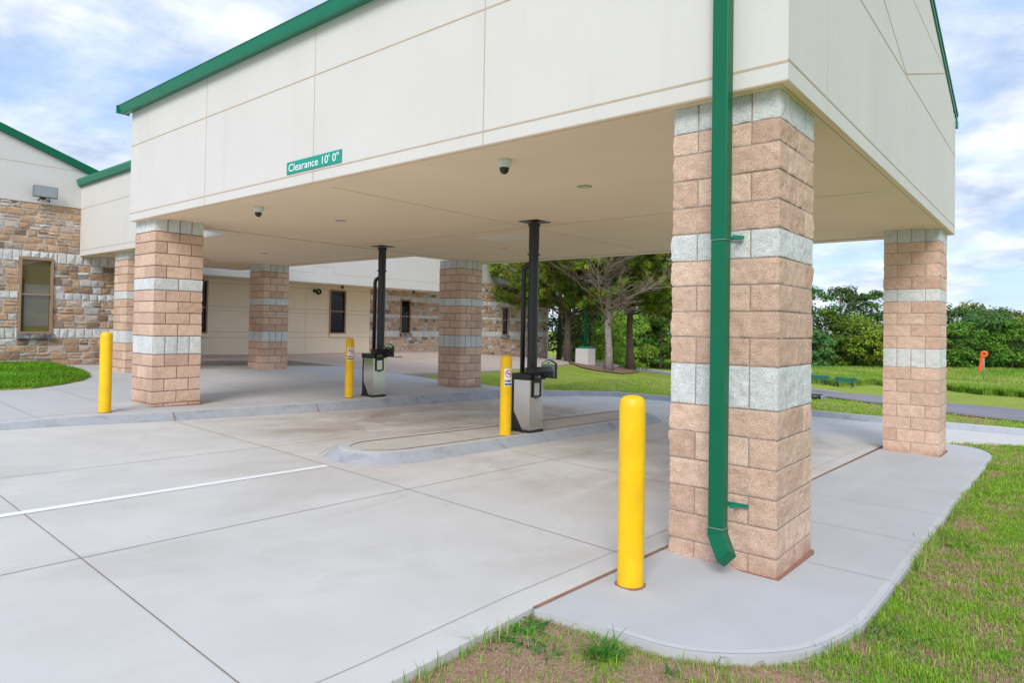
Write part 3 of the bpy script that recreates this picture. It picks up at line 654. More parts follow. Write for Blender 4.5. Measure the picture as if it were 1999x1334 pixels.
mb = MB(); mb.prism([(Y1, 5.33), (Y1+.13, 5.33), (Y1+.17, 5.45), (Y1, 5.45)], 0, X0-.15, X1+.03); bld(mb, 'rear_gutter', M['green_dark'])
def rake(x0, x1, dz0, dz1, nm, m_):
    mb = MB(); mb.prism([(Y0-.10, EZ-.13+dz0), (APEX[0], APEX[1]+dz0+.03), (Y1+.10, EZ-.03+dz0), (Y1+.10, EZ-.03+dz1), (APEX[0], APEX[1]+dz1+.03), (Y0-.10, EZ-.13+dz1)], 0, x0, x1)
    return bld(mb, nm, m_)
rake(X0-.02, X1+.02, .05, .085, 'roof', M['roof'])
rake(X1+.003, X1+.022, -.05, .049, 'rake_trim', M['green_dark']); rake(X1+.022, X1+.034, .035, .09, 'rake_cap', M['green'])
rake(X0-.06, X0-.021, -.05, .084, 'rake_trim', M['green_dark'])

# link roof between canopy and building
link = thing('link_canopy', 'lower cream stucco link roof with green coping joining canopy and stone wing', 'canopy', (-15, 4, HC))
def lk(mb, name, m_, **k): return hang(mb.build(name, m_, None, **k), link)
mb = MB(); mb.box(-18.95, X0-.003, 1.65, 1.95, 3.447, 5.32); lk(mb, 'front_fascia', M['eifs'])
mb = MB(); mb.box(-18.95, X0-.003, 1.654, 1.95, 3.443, 3.4465); lk(mb, 'soffit_return', M['soffit']); mb = MB(); mb.box(-19.466, X0-.003, 6.22, 6.516, 3.4465, 3.4495); lk(mb, 'soffit_return', M['soffit'])
mb = MB(); mb.box(-19.47, X0-.003, 6.22, 6.52, 3.45, 5.32); mb.box(-19.47, -19.17, 2.7, 6.22, 3.45, 5.32); lk(mb, 'rear_fascia', M['eifs'])
mb = MB(); mb.box(-19.17, X0-.003, 1.95, 6.22, HC, HC+.08); lk(mb, 'soffit', M['soffit'])
mb = MB()
for z in (3.59, 4.712): mb.box(-18.95, X0-.003, 1.648, 1.651, z-.008, z+.008)
lk(mb, 'reveals', M['reveal'], normals=False)
mb = MB(); mb.box(-19.0, X0-.003, 1.58, 1.99, 5.32, 5.335); mb.prism([(1.56, 5.335), (1.99, 5.335), (1.99, 5.51), (1.53, 5.51), (1.52, 5.46)], 0, -19.0, X0-.003); lk(mb, 'coping', M['green_dark'])
mb = MB(); mb.box(-19.4, X0-.003, 1.99, 6.5, 5.28, 5.36); lk(mb, 'roof_deck', M['roof'])
mb = MB(); mb.box(-12.93, -12.2, 4.6, 5.3, HC-.01, HC+.001); lk(mb, 'access_hatch', M['soffit'], bevel=.003)

# ------------------------------------------------------------ the building
bk = thing('bank_building', 'single-storey building of mixed tan and grey stone with pale bands and cream upper walls', 'building', (-24, 10, .4))
def bb(mb, name, m_, **k): return hang(mb.build(name, m_, None, **k), bk)
def ashlar_wall(name, X_, y0, y1, z0, z1, bands, holes, seed, depth=.05, relief=1.0):
    """random ashlar laid stone by stone on the plane x=X_; bands are courses of squared pale blocks"""
    rg = np.random.default_rng(seed); V = []; Fc = []; C_ = []
    def stone(ya, yb, za, zb, col, d):
        for (ha, hb, hc, hd) in holes:
            if ya < hb and yb > ha and za < hd and zb > hc:
                # cut the stone at the opening
                if ya < ha-.05: stone(ya, ha, za, zb, col, d)
                if yb > hb+.05: stone(hb, yb, za, zb, col, d)
                if zb > hd+.03: stone(max(ya, ha), min(yb, hb), hd, zb, col, d)
                if za < hc-.03: stone(max(ya, ha), min(yb, hb), za, hc, col, d)
                return
        j = .007; ya += j; yb -= j; za += j; zb -= j
        if yb-ya < .02 or zb-za < .02: return
        n = len(V); e = .012; m1 = rg.uniform(-.012, .012, 4)*relief
        V.extend([(X_, ya, za), (X_, yb, za), (X_, yb, zb), (X_, ya, zb)])
        V.extend([(X_+d+m1[0], ya+e, za+e), (X_+d+m1[1], yb-e, za+e), (X_+d+m1[2], yb-e, zb-e), (X_+d+m1[3], ya+e, zb-e)])
        ym = (ya+yb)/2+rg.uniform(-.2, .2)*(yb-ya); zm = (za+zb)/2+rg.uniform(-.2, .2)*(zb-za); V.append((X_+d+rg.uniform(.004, .022)*relief, ym, zm))
        for a, b in ((0, 1), (1, 2), (2, 3), (3, 0)): Fc.append((n+a, n+b, n+4+b)); Fc.append((n+a, n+4+b, n+4+a)); Fc.append((n+4+a, n+4+b, n+8))
        C_.extend([np.clip(np.array(col)*(1+rg.uniform(-.06, .06)), 0, 1) for _ in range(12)])
    def colr(z):
        k = rg.random()
        if k < .56: c = np.array([.53, .345, .215])*rg.uniform(.75, 1.2)
        elif k < .76: c = np.array([.50, .40, .325])*rg.uniform(.8, 1.2)
        elif k < .88: c = np.array([.60, .57, .55])*rg.uniform(.85, 1.1)
        else: c = np.array([.28, .20, .14])*rg.uniform(.8, 1.2)
        lowz = np.clip((.62-(z-z0))/.5, 0, 1)*.65*rg.uniform(.3, 1); return c*(1-lowz)+np.array([.30, .155, .09])*lowz
    z = z0; bd = sorted(bands)
    edges = [z0]
    zones = []
    for a, b in bd:
        if a > z: zones.append((z, a, 0))
        zones.append((a, b, 1)); z = b
    if z < z1: zones.append((z, z1, 0))
    for za, zb, isb in zones:
        if isb:
            y = y0
            while y < y1:
                w_ = .2*rg.uniform(.95, 1.05); ye = min(y+w_, y1)
                stone(y, ye, za, zb, np.array([.66, .655, .65])*rg.uniform(.92, 1.06), .04+rg.uniform(0, .008)); y = ye
            continue
        n = max(1, int(round((zb-za)/.175))); hh = (zb-za)/n
        if n == 0: continue
        for r in range(n):
            a = za+r*hh; b = a+hh; y = y0-rg.uniform(0, .3)
            while y < y1:
                w_ = rg.uniform(.17, .40); ye = min(y+w_, y1); ys = max(y, y0)
                if ye-ys > .03:
                    if rg.random() < .30:
                        mz = a+hh*.5; mid = ys+(ye-ys)*rg.uniform(.35, .65)
                        stone(ys, ye, a, mz, colr(a), .03+rg.uniform(0, .02))
                        if rg.random() < .4: stone(ys, mid, mz, b, colr(mz), .03+rg.uniform(0, .02)); stone(mid, ye, mz, b, colr(mz), .03+rg.uniform(0, .02))
                        else: stone(ys, ye, mz, b, colr(mz), .03+rg.uniform(0, .02))
                    else: stone(ys, ye, a, b, colr(a), .028+rg.uniform(0, .025))
                y = ye
    # mortar bed behind the stones, with the openings left clear
    ys_ = sorted(set([y0, y1]+[h_ for q_ in holes for h_ in q_[:2]])); zs_ = sorted(set([z0, z1]+[h_ for q_ in holes for h_ in q_[2:]]))
    for a, b in zip(ys_[:-1], ys_[1:]):
        for c, d in zip(zs_[:-1], zs_[1:]):
            if any(a >= ha-1e-6 and b <= hb+1e-6 and c >= hc-1e-6 and d <= hd+1e-6 for ha, hb, hc, hd in holes): continue
            n = len(V); xx = X_+.022; V.extend([(xx, a, c), (xx, b, c), (xx, b, d), (xx, a, d)]); Fc.append((n, n+1, n+2)); Fc.append((n, n+2, n+3)); C_.extend([np.array([.56, .53, .50])]*2)
    o = np_mesh(name, np.array(V), np.array(Fc), M['ashlar'], None, col=np.array(C_)); return hang(o, bk)
def window(X_, y0, y1, z0, z1, rail, sill=True, mat_frame='bronze', sill_mat='sill', gl='glass'):
    f = MB(); w_ = .055
    f.box(X_-.10, X_+.045, y0, y0+w_, z0, z1); f.box(X_-.10, X_+.045, y1-w_, y1, z0, z1)
    f.box(X_-.10, X_+.045, y0+w_, y1-w_, z1-w_, z1); f.box(X_-.10, X_+.045, y0+w_, y1-w_, z0, z0+w_); f.box(X_-.08, X_+.03, y0+w_, y1-w_, rail-.02, rail+.02)
    fo = bb(f, 'window', M[mat_frame], bevel=.003)
    for a, b in ((z0+w_, rail-.02), (rail+.02, z1-w_)):
        g = MB(); g.box(X_-.05, X_-.035, y0+w_, y1-w_, a, b); go = g.build('pane', M[gl]); go.parent = fo; go.matrix_parent_inverse = fo.matrix_world.inverted() if False else Matrix.Identity(4)
    if sill:
        s_ = MB(); s_.box(X_-.05, X_+.11, y0-.03, y1+.03, z0-.125, z0-.004); so_ = s_.build('sill', M[sill_mat], bevel=.004); so_.parent = fo; so_.matrix_parent_inverse = Matrix.Identity(4)
    r_ = MB(); r_.box(X_-.9, X_-.15, y0-.3, y1+.3, z0-.2, z1+.2)  # dim room box behind the glass
    return fo
XW = -18.96
wy0, wy1, wz0, wz1 = .31, 1.06, 1.345, 3.305
ashlar_wall('stone_wall', XW-.03, -10, 2.62, .30, 4.73, [(1.22, 1.49), (2.235, 2.43), (3.197, 3.49)], [(wy0, wy1, wz0, wz1)], 11)
mb = MB(); mb.box(-30, XW-.03, -10, wy0, .2, 4.725); mb.box(-30, XW-.03, wy1, 2.60, .2, 4.725); mb.box(-30, XW-.03, wy0, wy1, .2, wz0); mb.box(-30, XW-.03, wy0, wy1, wz1, 4.725); mb.box(-30, XW-.5, wy0, wy1, wz0, wz1)
bb(mb, 'wing_core', M['pale_wall'])
window(XW, wy0, wy1, wz0, wz1, 2.357, gl='olive_reflection_glass')
def gz(y): return 5.42-.357*(y-2.65)
mb = MB(); mb.prism([(-10, 4.73), (2.65, 4.73), (2.65, gz(2.65)), (-3.6, gz(-3.6)), (-10, gz(2.65))], 0, -30, XW+.03); bb(mb, 'upper_wall', M['eifs'])
mb = MB(); mb.box(XW+.03, XW+.032, -10, 2.65, 5.715, 5.73); bb(mb, 'upper_reveal', M['reveal'], normals=False)
mb = MB(); mb.prism([(2.95, gz(2.95)-.02), (-3.6, gz(-3.6)-.0), (-3.6, gz(-3.6)+.19), (2.95, gz(2.95)+.16)], 0, XW+.032, XW+.12); mb.prism([(-3.6, gz(-3.6)), (-10.3, gz(2.95)), (-10.3, gz(2.95)+.16), (-3.6, gz(-3.6)+.19)], 0, XW+.032, XW+.12); bb(mb, 'rake_trim', M['green'])
mb = MB(); mb.prism([(3.0, gz(3.0)+.1), (-3.6, gz(-3.6)+.14), (-10.4, gz(3.0)+.1), (-10.4, gz(3)+.2), (-3.6, gz(-3.6)+.22), (3.0, gz(3.0)+.2)], 0, -30, XW+.03); bb(mb, 'roof', M['roof'])
# recessed beige entrance wall and the long stone wall
XB = -22.5
mb = MB(); ws = [(6.0, 6.9), (12.14, 12.97)]
ys_ = [2.6, 6.0, 6.9, 12.14, 12.97, 14.3]
for a, b in zip(ys_[:-1], ys_[1:]):
    if (a, b) in ws: mb.box(XB-.3, XB, a, b, .1, 1.30); mb.box(XB-.3, XB, a, b, 3.17 if a > 10 else 3.24, 3.32)
    else: mb.box(XB-.3, XB, a, b, .1, 3.32)
mb.box(XB-3, XB-.5, 2.6, 14.3, .1, 3.3)
bb(mb, 'beige_wall', M['beige'])
mb = MB(); t_ = .0015
for z in (1.15, 1.36, 2.0, 2.16): 
    for a, b in ((2.6, 6.0), (6.9, 12.14), (12.97, 14.3)): mb.box(XB, XB+t_, a, b, z+.14*(z > 1.9)-.006, z+.14*(z > 1.9)+.006)
for a, b in ((6.9, 12.14), (12.97, 14.3)): mb.box(XB, XB+t_, a, b, 3.17, 3.182)
for y in (8.55, 11.0): mb.box(XB, XB+t_*.7, y-.006, y+.006, .45, 3.3)
bb(mb, 'beige_reveals', M['reveal'], normals=False)
window(XB, 6.0, 6.9, 1.30, 3.24, 2.25, sill_mat='beige'); window(XB, 12.14, 12.97, 1.30, 3.17, 2.26, sill_mat='beige')
H2 = [(16.1, 16.74, 1.31, 2.92), (23.48, 24.06, 1.24, 2.80)]
ashlar_wall('stone_wall', XB-.05, 14.3, 27.72, -.35, 4.09, [(1.165, 1.446), (2.055, 2.219), (2.828, 3.085)], H2, 12, relief=.8)
mb = MB()
ys_ = [14.32, 16.1, 16.74, 23.48, 24.06, 27.7]
for a, b in zip(ys_[:-1], ys_[1:]):
    hh = [q_ for q_ in H2 if abs(q_[0]-a) < .01]
    if hh: mb.box(XB-.35, XB-.052, a, b, -.4, hh[0][2]); mb.box(XB-.35, XB-.052, a, b, hh[0][3], 4.08)
    else: mb.box(XB-.35, XB-.052, a, b, -.4, 4.08)
mb.box(XB-8, XB-.6, 14.3, 27.7, -.4, 4.05); bb(mb, 'long_wing_core', M['pale_wall'])
window(XB-.03, 16.1, 16.74, 1.31, 2.92, 2.13); window(XB-.03, 23.48, 24.06, 1.24, 2.80, 2.1)
mb = MB(); mb.box(XB-8, XB-.01, 17.5, 27.75, 4.09, 5.75); bb(mb, 'upper_wall', M['eifs'])
mb = MB(); mb.box(XB-.01, XB-.008, 17.6, 27.75, 4.845, 4.857); bb(mb, 'upper_reveal', M['reveal'], normals=False)
XF = -20.6
mb = MB(); mb.box(XF-.3, XF, 2.7, 17.8, 3.30, 5.6); mb.box(XB+.001, XF-.3, 17.5, 17.8, 3.30, 5.6); bb(mb, 'entrance_fascia', M['eifs'])
mb = MB(); mb.box(XB-.2, XF-.3, 2.7, 17.5, 3.325, 3.42); bb(mb, 'entrance_soffit', M['beige'])
mb = MB(); h = .006; z_ = 3.675
mb.box(XF, XF+.002, 2.7, 10.07, z_-h, z_+h); mb.box(XF, XF+.002, 10.96, 17.8, z_-h, z_+h); mb.box(XF, XF+.002, 10.07-h, 10.07+h, z_-h, 3.935+h); mb.box(XF, XF+.002, 10.96-h, 10.96+h, z_-h, 3.935+h); mb.box(XF, XF+.002, 10.07, 10.96, 3.935-h, 3.935+h)
bb(mb, 'entrance_reveals', M['reveal'], normals=False)
mb = MB(); mb.box(-30.5, XF+.1, 2.7, 17.9, 5.6, 5.78); mb.box(-30.5, XB+.1, 17.9, 27.9, 5.75, 5.93); bb(mb, 'coping', M['green_dark'])
mb = MB(); mb.tube([(XB+.1, 27.62, 4.6), (XB+.1, 27.62, -.2)], .045, 8); bb(mb, 'white_downspout', M['white'])

# ------------------------------------------------------------ fixtures on the canopy
def text_mesh(txt, size, sx=1.0, bold=0.0):
    c = bpy.data.curves.new('lettering', 'FONT'); c.body = txt; c.size = size; c.offset = bold; c.resolution_u = 3
    o = bpy.data.objects.new('lettering', c); COL.objects.link(o)
    bpy.context.view_layer.update(); dg = bpy.context.evaluated_depsgraph_get()
    me = bpy.data.meshes.new_from_object(o.evaluated_get(dg)); bpy.data.objects.remove(o); bpy.data.curves.remove(c)
    me.transform(Matrix.Diagonal((sx, 1, 1, 1))); return me
sg = thing('clearance_sign', 'green clearance sign with white lettering on the front fascia', 'sign', (-5.475, Y0, 3.68))
mb = MB(); mb.box(-.567, .567, -.012, -.001, -.075, .075); mb.build('panel', M['signgreen'], sg)
me = text_mesh("Clearance 10' 0\"", .135, 1.0, .0005); me.materials.clear(); me.materials.append(M['signwhite'])
xs = [v.co.x for v in me.vertices]; wid = max(xs)-min(xs)
me.transform(Matrix.Translation((-(max(xs)+min(xs))/2, -.046, 0))); me.transform(Matrix.Diagonal((1.04/wid, 1, 1, 1))); me.transform(Matrix.Rotation(math.pi/2, 4, 'X'))
o = bpy.data.objects.new('lettering', me); COL.objects.link(o); o.parent = sg; o.location = (0, -.0145, 0)

ds = thing('downspout', 'square dark green downspout strapped to the front of the tall near column', 'downspout', (-.34, -.2, .2))
def hd(mb, name, m_, **k): return hang(mb.build(name, m_, None, **k), ds)
dx0, dx1, dy0, dy1 = -.405, -.290, -.235, -.135
mb = MB(); mb.box(dx0, dx1, dy0, dy1, 2.37, 5.5); hd(mb, 'pipe', M['green'], bevel=.006)
mb = MB(); mb.box(dx0+.003, dx1-.003, dy0+.003, dy1-.003, .31, 2.366); hd(mb, 'pipe', M['green'], bevel=.006)
mb = MB()                                                        # kick-out elbow turned towards the right front
a = [(dx0+.001, dy0+.001), (dx1-.001, dy0+.001), (dx1-.001, dy1-.001), (dx0+.001, dy1-.001)]
top = [(x, y, .335) for x, y in a]; mid = [(x, y, .30-.0*(y)) for x, y in a]; mid = [(x, y, .315+(y-dy0)*-.35) for x, y in a]
cx_, cy_ = (dx0+dx1)/2, (dy0+dy1)/2; hdir = lambda x, y: ((x-cx_)*.8-(y-cy_)*.6)
mid = [(x, y, .285+hdir(x, y)*.42) for x, y in a]; out_ = [(x+.095-hdir(x, y)*.5*.8, y-.072+hdir(x, y)*.5*.6, .15+hdir(x, y)*.95) for x, y in a]
vs = top+mid+out_
mb.add(vs, [(i, (i+1) % 4, (i+1) % 4+4, i+4) for i in range(4)]+[(i+4, (i+1) % 4+4, (i+1) % 4+8, i+8) for i in range(4)]+[(8, 9, 10, 11)])
hd(mb, 'outlet_elbow', M['green'], bevel=.003)
for z in (2.369, .335): mb = MB(); mb.box(dx0-.0015, dx1+.0015, dy0-.0015, dy1, z-.002, z+.002); hd(mb, 'seam_sealant', M['galv'])
for z in (2.44, 2.32, .40): mb = MB(); mb.box(dx0+.052, dx0+.059, dy0-.004, dy0+.001, z-.0035, z+.0035); hd(mb, 'screw', M['green_dark'])
for z, wd in ((.475, .055), (2.40, .05)):
    mb = MB(); mb.box(dx0-wd, dx1+.10 if z < 1 else dx1+.04, -.028, -.020, z-.012, z+.012)
    mb.box(dx0-.004, dx0-.001, dy1, -.02, z-.012, z+.012); mb.prism([(dx1+.001, dy1+.01), (dx1+.004, dy1+.01), (dx1+.05, -.022), (dx1+.046, -.022)], 2, z-.012, z+.012)
    hd(mb, 'strap', M['green_dark'])

def camera_dome(x, y, label):
    t = thing('security_camera', label, 'security camera', (x, y, HC), 'dome cameras under the canopy')
    mb = MB(); mb.lathe([(0, 0), (.074, 0), (.077, -.010), (.077, -.04), (.070, -.046), (.070, -.07), (.054, -.085), (.052, -.083)]); mb.build('housing', M['white'], t, smooth=True)
    mb = MB(); mb.lathe([(.050, -.080), (.050, -.10), (.044, -.125), (.028, -.143), (.010, -.150), (0, -.151)], seg=20); mb.build('lens_dome', M['dome'], t, smooth=True)
camera_dome(-2.95, .48, 'larger looking white dome camera on the soffit, near the middle of the canopy front')
camera_dome(-7.78, .48, 'small white dome camera on the soffit towards the left end of the canopy front')
def downlight(x, y, label):
    t = thing('recessed_downlight', label, 'ceiling light', (x, y, HC), 'recessed lights in the soffit')
    mb = MB(); mb.lathe([(.075, -.001), (.092, -.004), (.096, -.001)], seg=28); mb.build('trim_ring', M['galv'], t, smooth=True)
    mb = MB(); mb.lathe([(.080, -.0035), (.055, -.0030), (0, -.003)], seg=28); mb.build('reflector', M['chrome'], t)
    mb = MB(); mb.lathe([(.034, -.006), (.02, -.006), (0, -.006)], (.012, 0), seg=16); mb.build('lamp', M['white'], t)
downlight(-2.99, 2.05, 'recessed light nearest the tall column, right of the larger dome camera')
downlight(-7.84, 2.0, 'recessed light in the soffit above and left of the left teller pipe')
downlight(-8.12, 6.54, 'recessed light next to the pale access hatch, left of the right teller pipe')
downlight(-13.93, 4.13, 'recessed light in the link soffit above the rear block column')
downlight(-16.91, 4.14, 'recessed light in the link soffit close behind the left kerbside column')

# ------------------------------------------------------------ bollards
def bollard(x, y, z, label, sticker=None, tilt=0):
    r = .087; t = thing('bollard', label, 'bollard', (x, y, z), 'yellow sleeved bollards')
    mb = MB(); mb.lathe([(r, -.02), (r, 1.165), (r*.985, 1.19), (r*.90, 1.222), (r*.72, 1.240), (r*.4, 1.249), (0, 1.252)], seg=40); mb.build('sleeve', M['yellow'], t, smooth=True)
    mb = MB(); rq = random.Random(int(x*100)); n_ = 40; ro_ = [r+.006+.016*rq.random() for _ in range(n_)]; V_ = [(q_*math.cos(6.2832*k/n_), q_*math.sin(6.2832*k/n_), z_) for k in range(n_) for q_, z_ in ((r-.002, .012), (r+.004, .008), (ro_[k], .0035))]
    mb.add(V_, [(3*k+j, 3*((k+1) % n_)+j, 3*((k+1) % n_)+j+1, 3*k+j+1) for k in range(n_) for j in (0, 1)]); mb.build('base_ring', M['clay'], t, smooth=False)
    if sticker:
        a0 = sticker; zc = .92; R_ = r+.0012                     # curved no-smoking sticker
        def cyl(me, lift, name, m_):
            for v in me.vertices:
                a = a0+v.co.x/r; v.co = ((r+lift)*math.cos(a), (r+lift)*math.sin(a), zc+v.co.y)
            me.materials.clear(); me.materials.append(m_); o = bpy.data.objects.new(name, me); COL.objects.link(o); o.parent = st; return o
        def grid(x0, x1, z0, z1, n=14):
            V = [(x0+(x1-x0)*i/n, zz, 0) for i in range(n+1) for zz in (z0, z1)]
            me = bpy.data.meshes.new('s'); me.from_pydata(V, [], [(2*i, 2*i+2, 2*i+3, 2*i+1) for i in range(n)]); return me
        me = grid(-.072, .072, -.13, .13); me.name = 'sticker'
        for v in me.vertices: a = a0+v.co.x/r; v.co = (R_*math.cos(a), R_*math.sin(a), zc+v.co.y)
        me.materials.append(M['signwhite']); st = bpy.data.objects.new('sticker', me); COL.objects.link(st); st.parent = t
        n = 40; ro, ri, cz = .058, .047, .055
        V = []; F_ = []
        for k in range(n):
            a = 2*math.pi*k/n; V += [(ro*math.cos(a), cz+ro*math.sin(a), 0), (ri*math.cos(a), cz+ri*math.sin(a), 0)]; j = (k+1) % n; F_.append((2*k, 2*j, 2*j+1, 2*k+1))
        b = len(V); s_ = .0335; w_ = .0045
        for k in range(9):
            q_ = -1+2*k/8; V += [(q_*s_-w_, cz-q_*s_-w_, 0), (q_*s_+w_, cz-q_*s_+w_, 0)]
        F_ += [(b+2*k, b+2*k+1, b+2*k+3, b+2*k+2) for k in range(8)]
        me = bpy.data.meshes.new('ring'); me.from_pydata(V, [], F_); cyl(me, .0022, 'prohibition_ring', M['red'])
        me = bpy.data.meshes.new('cig'); V = [(-.034+.068*i/8, cz+zz-.002, 0) for i in range(9) for zz in (-.006, .006)]
        V2 = [(.018+.006*math.sin(i), cz+.012+.007*i+zz*0, 0) for i in range(4) for zz in (0, 1)]
        for i in range(4): V2[2*i+1] = (V2[2*i+1][0]+.004, V2[2*i+1][1], 0)
        me.from_pydata(V+V2, [], [(2*i, 2*i+2, 2*i+3, 2*i+1) for i in range(8)]+[(18+2*i, 18+2*i+1, 18+2*i+3, 18+2*i+2) for i in range(3)]); cyl(me, .0017, 'cigarette', M['black'])
        me = text_mesh('NO', .056, .95, .002); xs = [v.co.x for v in me.vertices]; me.transform(Matrix.Translation((-.066-min(xs), -.075, 0))); cyl(me, .0019, 'lettering', M['black'])
        me = text_mesh('SMOKING', .024, .8, .0012); xs = [v.co.x for v in me.vertices]; me.transform(Matrix.Translation((.066-max(xs), -.062, 0))); 
        cyl(me, .0019, 'lettering', M['black'])
        me = grid(-.066, .066, -.118, -.092); cyl(me, .0017, 'lower_bar', M['blue'])
    return t
bollard(-9.95, -.778, .293, 'leftmost yellow bollard, standing on the raised walk before the left column')
bollard(-9.957, 3.833, .189, 'yellow bollard with a no-smoking sticker beside the farther left teller machine', sticker=R(-25))
bollard(-4.99, 3.00, .042, 'yellow bollard with a no-smoking sticker on the lane island', sticker=R(-20))
bollard(-.666, -.852, D(-.666, -.852), 'nearest and largest yellow bollard, on the pad beside the downspout column')

# ------------------------------------------------------------ teller machines with carrier pipe
def teller(x, y, z, label):
    """x,y: front corner nearest the camera; the cabinet faces the lane on its right"""
    t = thing('teller_machine', label, 'teller machine', (x, y, z), 'drive-up teller machines')
    hc = HC-z
    mb = MB(); mb.box(-.375, .012, -.012, .352, -.01, .045); mb.build('plinth', M['black'], t, bevel=.004)
    mb = MB(); mb.prism([(0, .045), (-.14, .045), (-.315, .33), (-.315, .832), (0, .832)], 1, 0, .34); mb.build('steel_cabinet', M['steel'], t, bevel=.004)
    mb = MB(); mb.prism([(-.142, .045), (-.368, .045), (-.368, .832), (-.317, .832), (-.317, .33)], 1, .006, .334); mb.build('rear_housing', M['black'], t, bevel=.003)
    mb = MB(); mb.prism([(-.38, .834), (.012, .834), (.012, .925), (-.38, .928)], 1, -.012, .352); mb.build('top_cap', M['black'], t, bevel=.006)
    hb = MB(); hb.prism([(-.13, .93), (.04, .93), (.04, .955), (.0, 1.025), (-.13, 1.025)], 1, .04, .40); hb.box(.013, .05, .06, .352, .835, .925); head = hb.build('control_head', M['black'], t, bevel=.004)
    mb = MB(); mb.box(.0505, .053, .14, .20, .862, .905); mb.build('card_plate', M['grey'], head)
    mb = MB(); mb.lathe([(0, 0), (.011, 0), (.011, .006), (0, .006)], seg=12); bt = mb.build('push_button', M['chrome'], head, smooth=False); bt.rotation_euler = (0, math.pi/2, 0); bt.location = (.05, .09, .885)
    fr = MB(); fx = .002
    fr.box(fx, fx+.022, .07, .275, .785, .83); fr.box(fx, fx+.022, .07, .275, .56, .585); fr.box(fx, fx+.022, .07, .09, .585, .785); fr.box(fx, fx+.022, .255, .275, .585, .785)
    door = fr.build('carrier_door', M['black'], t, bevel=.002)
    mb = MB(); mb.box(fx, fx+.008, .09, .255, .585, .785); mb.build('door_panel', M['steel'], door)
    mb = MB(); mb.box(fx, fx+.02, .135, .21, .535, .557); mb.build('door_latch', M['grey'], door)
    # screen on an arm, facing back along the lane
    pn = MB(); n = 12; poly = [(-.01, .86), (.275, .86), (.275, 1.10)] + [(.275-.285*k/n, 1.10+.055*max(0, math.sin(math.pi*k/n))**1.5) for k in range(1, n)] + [(-.01, 1.10)]
    pn.prism(poly, 1, .31, .345); scr = pn.build('mirror_screen', M['black'], t, bevel=.003)
    mb = MB(); mb.box(.01, .255, .306, .309, .875, 1.065); mb.build('mirror_glass', M['mirror'], scr)
    mb = MB(); poly = [(.008, 1.075), (.257, 1.075), (.257, 1.095)] + [(.257-.249*k/n, 1.095+.046*max(0, math.sin(math.pi*k/n))**1.5) for k in range(1, n)] + [(.008, 1.095)]
    mb.prism(poly, 1, .306, .309); hdp = mb.build('header_plate', M['header'], scr)
    mb = MB(); mb.prism([(.122, 1.09), (.133, 1.083), (.144, 1.09), (.147, 1.106), (.133, 1.122), (.119, 1.106)], 1, .303, .3055); mb.build('emblem', M['black'], hdp)
    mb = MB(); mb.box(.04, .06, .345, .40, .90, .96); mb.box(-.1, .06, .36, .40, .93, .96); mb.build('screen_arm', M['black'], t)
    # carrier pipe up to the soffit
    px, py = -.30, .44
    mb = MB(); mb.lathe([(.082, .05), (.082, hc-.46)], (px, py), seg=28); mb.build('pipe', M['pipe'], t, smooth=True)
    mb = MB(); mb.lathe([(.0855, hc-.47), (.0855, hc-.03)], (px, py), seg=28); mb.build('pipe_sleeve', M['pipe'], t, smooth=True)
    for z0 in (hc-.56, hc-.075): mb = MB(); mb.lathe([(.082, z0), (.103, z0), (.103, z0+.03), (.082, z0+.03)], (px, py), seg=28); mb.build('pipe_collar', M['pipe'], t)
    mb = MB(); mb.box(px-.19, px+.19, py-.19, py+.19, hc-.012, hc+.001); mb.build('ceiling_plate', M['pipe'], t, bevel=.002)
    mb = MB(); zt = hc-.70; pts = [(px-.155, py-.06, .80), (px-.155, py-.06, zt-.11)]+[(px-.155+.11*(1-math.cos(a)), py-.06+.04*(1-math.cos(a)), zt-.11+.11*math.sin(a)) for a in (.3, .6, .9, 1.2, 1.5)]+[(px, py-.01, zt)]
    mb.tube(pts, .040, 14); mb.build('return_pipe', M['pipe'], t, smooth=True)
    mb = MB(); mb.box(px-.16, px+.05, py-.10, py+.06, -.01, .93); mb.build('pipe_base_box', M['black'], t, bevel=.004)
M['mirror'] = mat('dark_mirror', (.22, .24, .22), .10, metal=.9)
teller(-4.875, 3.44, .062, 'nearer teller machine on the lane island, with black pipe to the soffit')
teller(-9.81, 4.33, .171, 'farther teller machine on the raised walk, with black pipe to the soffit')

# ------------------------------------------------------------ fixtures on the building
t = thing('flood_light', 'flat grey floodlight box high on the cream wall above the stone', 'flood light', (XW+.2, .76, 5.0))
mb = MB(); mb.box(0, .1, -.27, .27, -.14, .15); o = mb.build('housing', M['grey'], t, bevel=.012); 
mb = MB(); mb.box(.101, .106, -.25, .25, -.12, .13); mb.build('lens', M['galv'], t)
mb = MB(); mb.tube([(-.16, -.1, -.18), (-.05, -.12, -.22), (.03, -.1, -.14)], .012, 6); mb.tube([(-.16, .1, -.18), (-.05, .12, -.23), (.03, .1, -.14)], .012, 6); mb.box(-.172, -.14, -.06, .06, -.16, -.08); mb.build('bracket', M['black'], t)
t = thing('wall_light', 'round dark spot light on the beige wall between column and window', 'wall light', (XB+.12, 11.5, 3.03))
mb = MB(); mb.lathe([(0, -.05), (.06, -.05), (.11, .0), (.12, .08), (.10, .085), (.03, .05), (0, .05)], seg=20); o = mb.build('lamp_head', M['black'], t, smooth=True); o.rotation_euler = (R(20), R(70), 0)
mb = MB(); mb.lathe([(0, .062), (.035, .07), (.035, .072), (0, .075)], seg=14); o2 = mb.build('bulb', M['white'], t); o2.rotation_euler = (R(20), R(70), 0)
mb = MB(); mb.tube([(-.12, -.12, .06), (-.04, -.08, .05), (0, 0, 0)], .025, 8); mb.box(-.121, -.10, -.18, -.06, .0, .12); mb.build('arm', M['black'], t)
